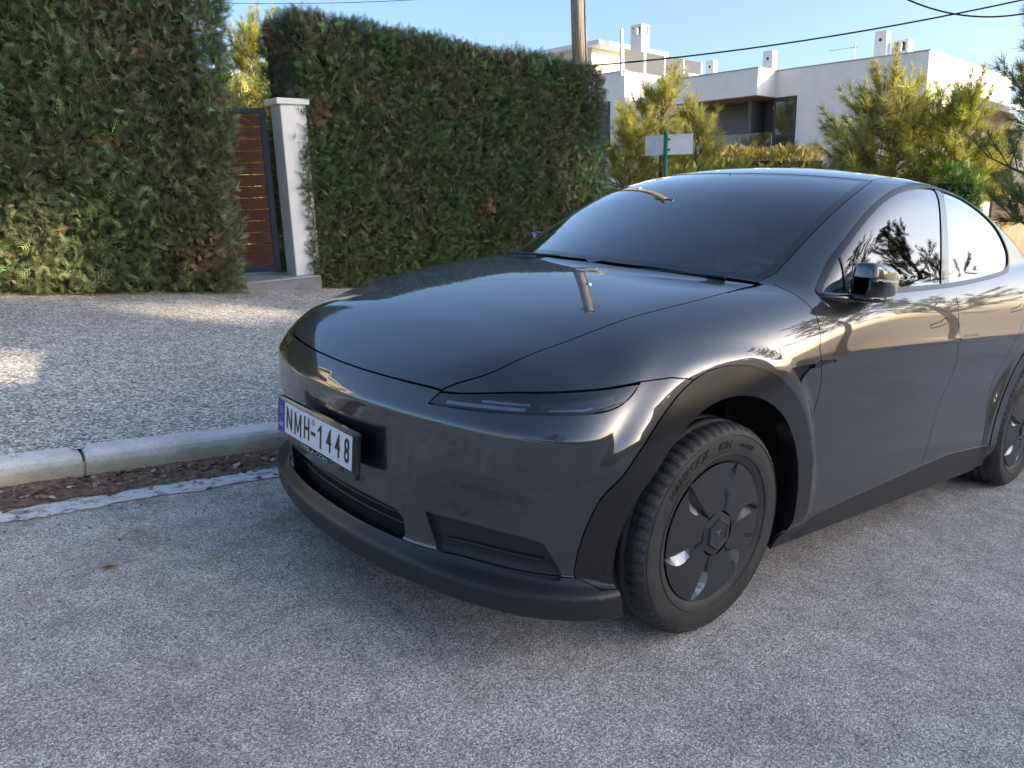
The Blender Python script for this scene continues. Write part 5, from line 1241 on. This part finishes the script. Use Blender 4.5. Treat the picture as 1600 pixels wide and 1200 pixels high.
for q in range(12):
    a = q*math.pi/6; MB().box((-.0018, .239+.011*math.cos(a), .022+.011*math.sin(a)), (.001, .0026, .0026)).build('country_star', mat('plate_star', (.75, .6, .05), .4) if q == 0 else MATS['plate_star'], face)
plate_text('TESLA.COM', .024, 0, -.0690, 1.55, .80, mat('carrier_lettering', (.42, .43, .45), .4), 'carrier_lettering', .003)
for yy in (-.17, .17): MB().box((.036, yy, -.02), (.05, .03, .03)).build('plate_bracket', dark, pr)
# grille bars and radar sensor
for zz in (.335, .366):
    P = []; ys = np.linspace(-.36, .36, 25)
    for yy in ys: P.append((float(X0(zz)+Pl(abs(yy)))+.034, yy, zz))
    MB().tube(P, .0026, 6).build('grille_bar', blk, CP[('lower_grille', 0)])
for sg in (-1, 1):
    # horizontal fin in the corner pocket
    P = []
    for yy in np.linspace(.52, .80, 14):
        p = project(np.array([[float(X0(.34)+Pl(yy))+.02, yy, .338-.02*(yy-.52)]]), 3)[0]; nn = body_grad(p[None])[0]; nn /= np.linalg.norm(nn); p = p-nn*.014; P.append((p[0], sg*p[1], p[2]))
    MB().tube(P, .004, 6).build('pocket_fin', blk, CP[('bumper_pocket', sg)])
# wipers parked on the cowl
wip = MB(); wip.tube([(.33, .10, 1.128), (.335, -.25, 1.124), (.40, -.58, 1.127)], [.006, .007, .006], 6); wip.build('wiper_arm', blk, car)
wip = MB(); wip.tube([(.335, .12, 1.138), (.322, .45, 1.128), (.36, .60, 1.122)], [.006, .007, .006], 6); wip.build('wiper_arm', blk, car)

# ---- cabin ------------------------------------------------------------------------------------
dash_m = mat('dash_grey', (.06, .062, .065), .7); seat_m = mat('seat_black', (.05, .05, .053), .55, bump=(300, .1, .001)); screen_m = mat('screen_black', (.01, .01, .012), .1, coat=.5); wood_m = mat('dash_strip', (.16, .16, .165), .5); headl = mat('headliner', (.30, .29, .28), .9)
P, F = loft([((.68, -.68, .955), .24, .09, (1, 0, 0), (0, 0, 1), 4), ((.60, 0, .985), .32, .10, (1, 0, 0), (0, 0, 1), 4), ((.68, .68, .955), .24, .09, (1, 0, 0), (0, 0, 1), 4)], 24)
MB().add(P, F).build('dashboard', dash_m, car, True)
MB().box((.905, 0, 1.0), (.012, 1.40, .03)).build('dash_strip', wood_m, car, bevel=.004)
MB().box((.90, .0, 1.09), (.012, .36, .21)).build('centre_screen', screen_m, car, bevel=.005)
sw = bpy.data.objects.new('steering_wheel', None); COL.objects.link(sw); sw.parent = car; sw.location = (1.02, -.37, 1.02); sw.rotation_euler = (0, R(-25), 0)
ths = np.linspace(0, 2*math.pi, 41)
MB().tube([(0, .178*math.cos(a), .172*math.sin(a)) for a in ths], .016, 10, False).build('rim', seat_m, sw, True)
MB().box((0, 0, -.005), (.04, .12, .11)).build('hub', dash_m, sw, bevel=.015)
MB().box((0, 0, -.02), (.02, .33, .03)).build('spoke', dash_m, sw, bevel=.006)
MB().box((0, 0, -.10), (.02, .04, .13)).build('spoke', dash_m, sw, bevel=.006)
MB().tube([(0, 0, 0), (-.25, 0, -.03)], .04, 12).build('column', dash_m, sw, True)
def seat(xc, yc, wd, par):
    s_ = bpy.data.objects.new('seat', None); COL.objects.link(s_); s_.parent = car; s_.location = (xc, yc, 0)
    P, F = loft([((-.02, 0, .56), .26, wd/2, (1, 0, 0), (0, 1, 0), 4), ((-.02, 0, .64), .28, wd/2, (1, 0, 0), (0, 1, 0), 4), ((.0, 0, .68), .25, wd/2-.03, (1, 0, 0), (0, 1, 0), 4)], 24); MB().add(P, F).build('cushion', seat_m, s_, True)
    P, F = loft([((.22, 0, .62), .07, wd/2-.02, (1, 0, 0), (0, 1, 0), 4), ((.28, 0, .85), .075, wd/2, (1, 0, 0), (0, 1, 0), 4), ((.35, 0, 1.08), .06, wd/2-.02, (1, 0, 0), (0, 1, 0), 4), ((.39, 0, 1.17), .045, wd/2-.09, (1, 0, 0), (0, 1, 0), 3)], 24); MB().add(P, F).build('backrest', seat_m, s_, True)
    for yy in ((0,) if wd < .7 else (-.38, .38)):
        P, F = loft([((.395, yy, 1.17), .035, .10, (1, 0, 0), (0, 1, 0), 3.5), ((.40, yy, 1.24), .045, .135, (1, 0, 0), (0, 1, 0), 3.5), ((.41, yy, 1.31), .04, .125, (1, 0, 0), (0, 1, 0), 3.5), ((.415, yy, 1.335), .02, .10, (1, 0, 0), (0, 1, 0), 3)], 20); MB().add(P, F).build('headrest', seat_m, s_, True)
seat(1.42, -.37, .54, car); seat(1.42, .37, .54, car); seat(2.30, 0, 1.30, car)
MB().box((.99, 0, 1.40), (.03, .24, .07)).build('rear_view_mirror', gblk, car, bevel=.012)
MB().box((2.0, 0, .42), (3.0, 1.55, .04)).build('cabin_floor', dark, car)
for sg in (-1, 1): MB().box((1.66, sg*.83, .78), (1.9, .06, .54)).build('door_lining', dash_m, car, bevel=.02)
MB().box((.28, 0, .80), (.04, 1.5, .50)).build('firewall', dark, car)

# added strip standing in for the highlight along the sill trim's top edge
for sg in (-1, 1):
    xs_ = np.linspace(.40, 2.32, 60); P = np.stack([xs_, np.full(60, .94), np.interp(xs_, *LOWZ)+.001], 1); P = project(P, 4); P[:, 1] = P[:, 1]*1.0+.002; P[:, 1] *= sg
    MB().tube(P, .0022, 6).build('sill_highlight_strip', satin, car, True)

# ---- a second car on the side street, glimpsed through the windscreen ------------------------------
def copy_tree(o, parent=None, skip=('number_plate',)):
    c = o.copy(); COL.objects.link(c)
    if parent is not None: c.parent = parent; c.matrix_parent_inverse = o.matrix_parent_inverse.copy(); c.matrix_basis = o.matrix_basis.copy()
    for ch in list(o.children):
        if not any(ch.name.startswith(s_) for s_ in skip): copy_tree(ch, c, skip)
    return c
p2 = at_depth(1046, 372, 21.)
c2 = copy_tree(car); zc2 = float(road_z(p2[0], p2[1]))+.004+max(0, p2[1]-6)*.045
c2.matrix_world = Matrix.Translation((p2[0], p2[1], zc2+.02)) @ Matrix.Rotation(R(-78), 4, 'Z'); tag(c2, 'dark car parked in the side street, glimpsed through the windscreen', 'car')
pw = MB().box((0, 0, 1.1), (7, .3, 2.6)).build('courtyard_wall', wall_c); pw.location = (p2[0]-1.5, p2[1]+5.2, zc2); tag(pw, 'sunlit cream wall beyond the side street, glimpsed through the windscreen', 'wall')
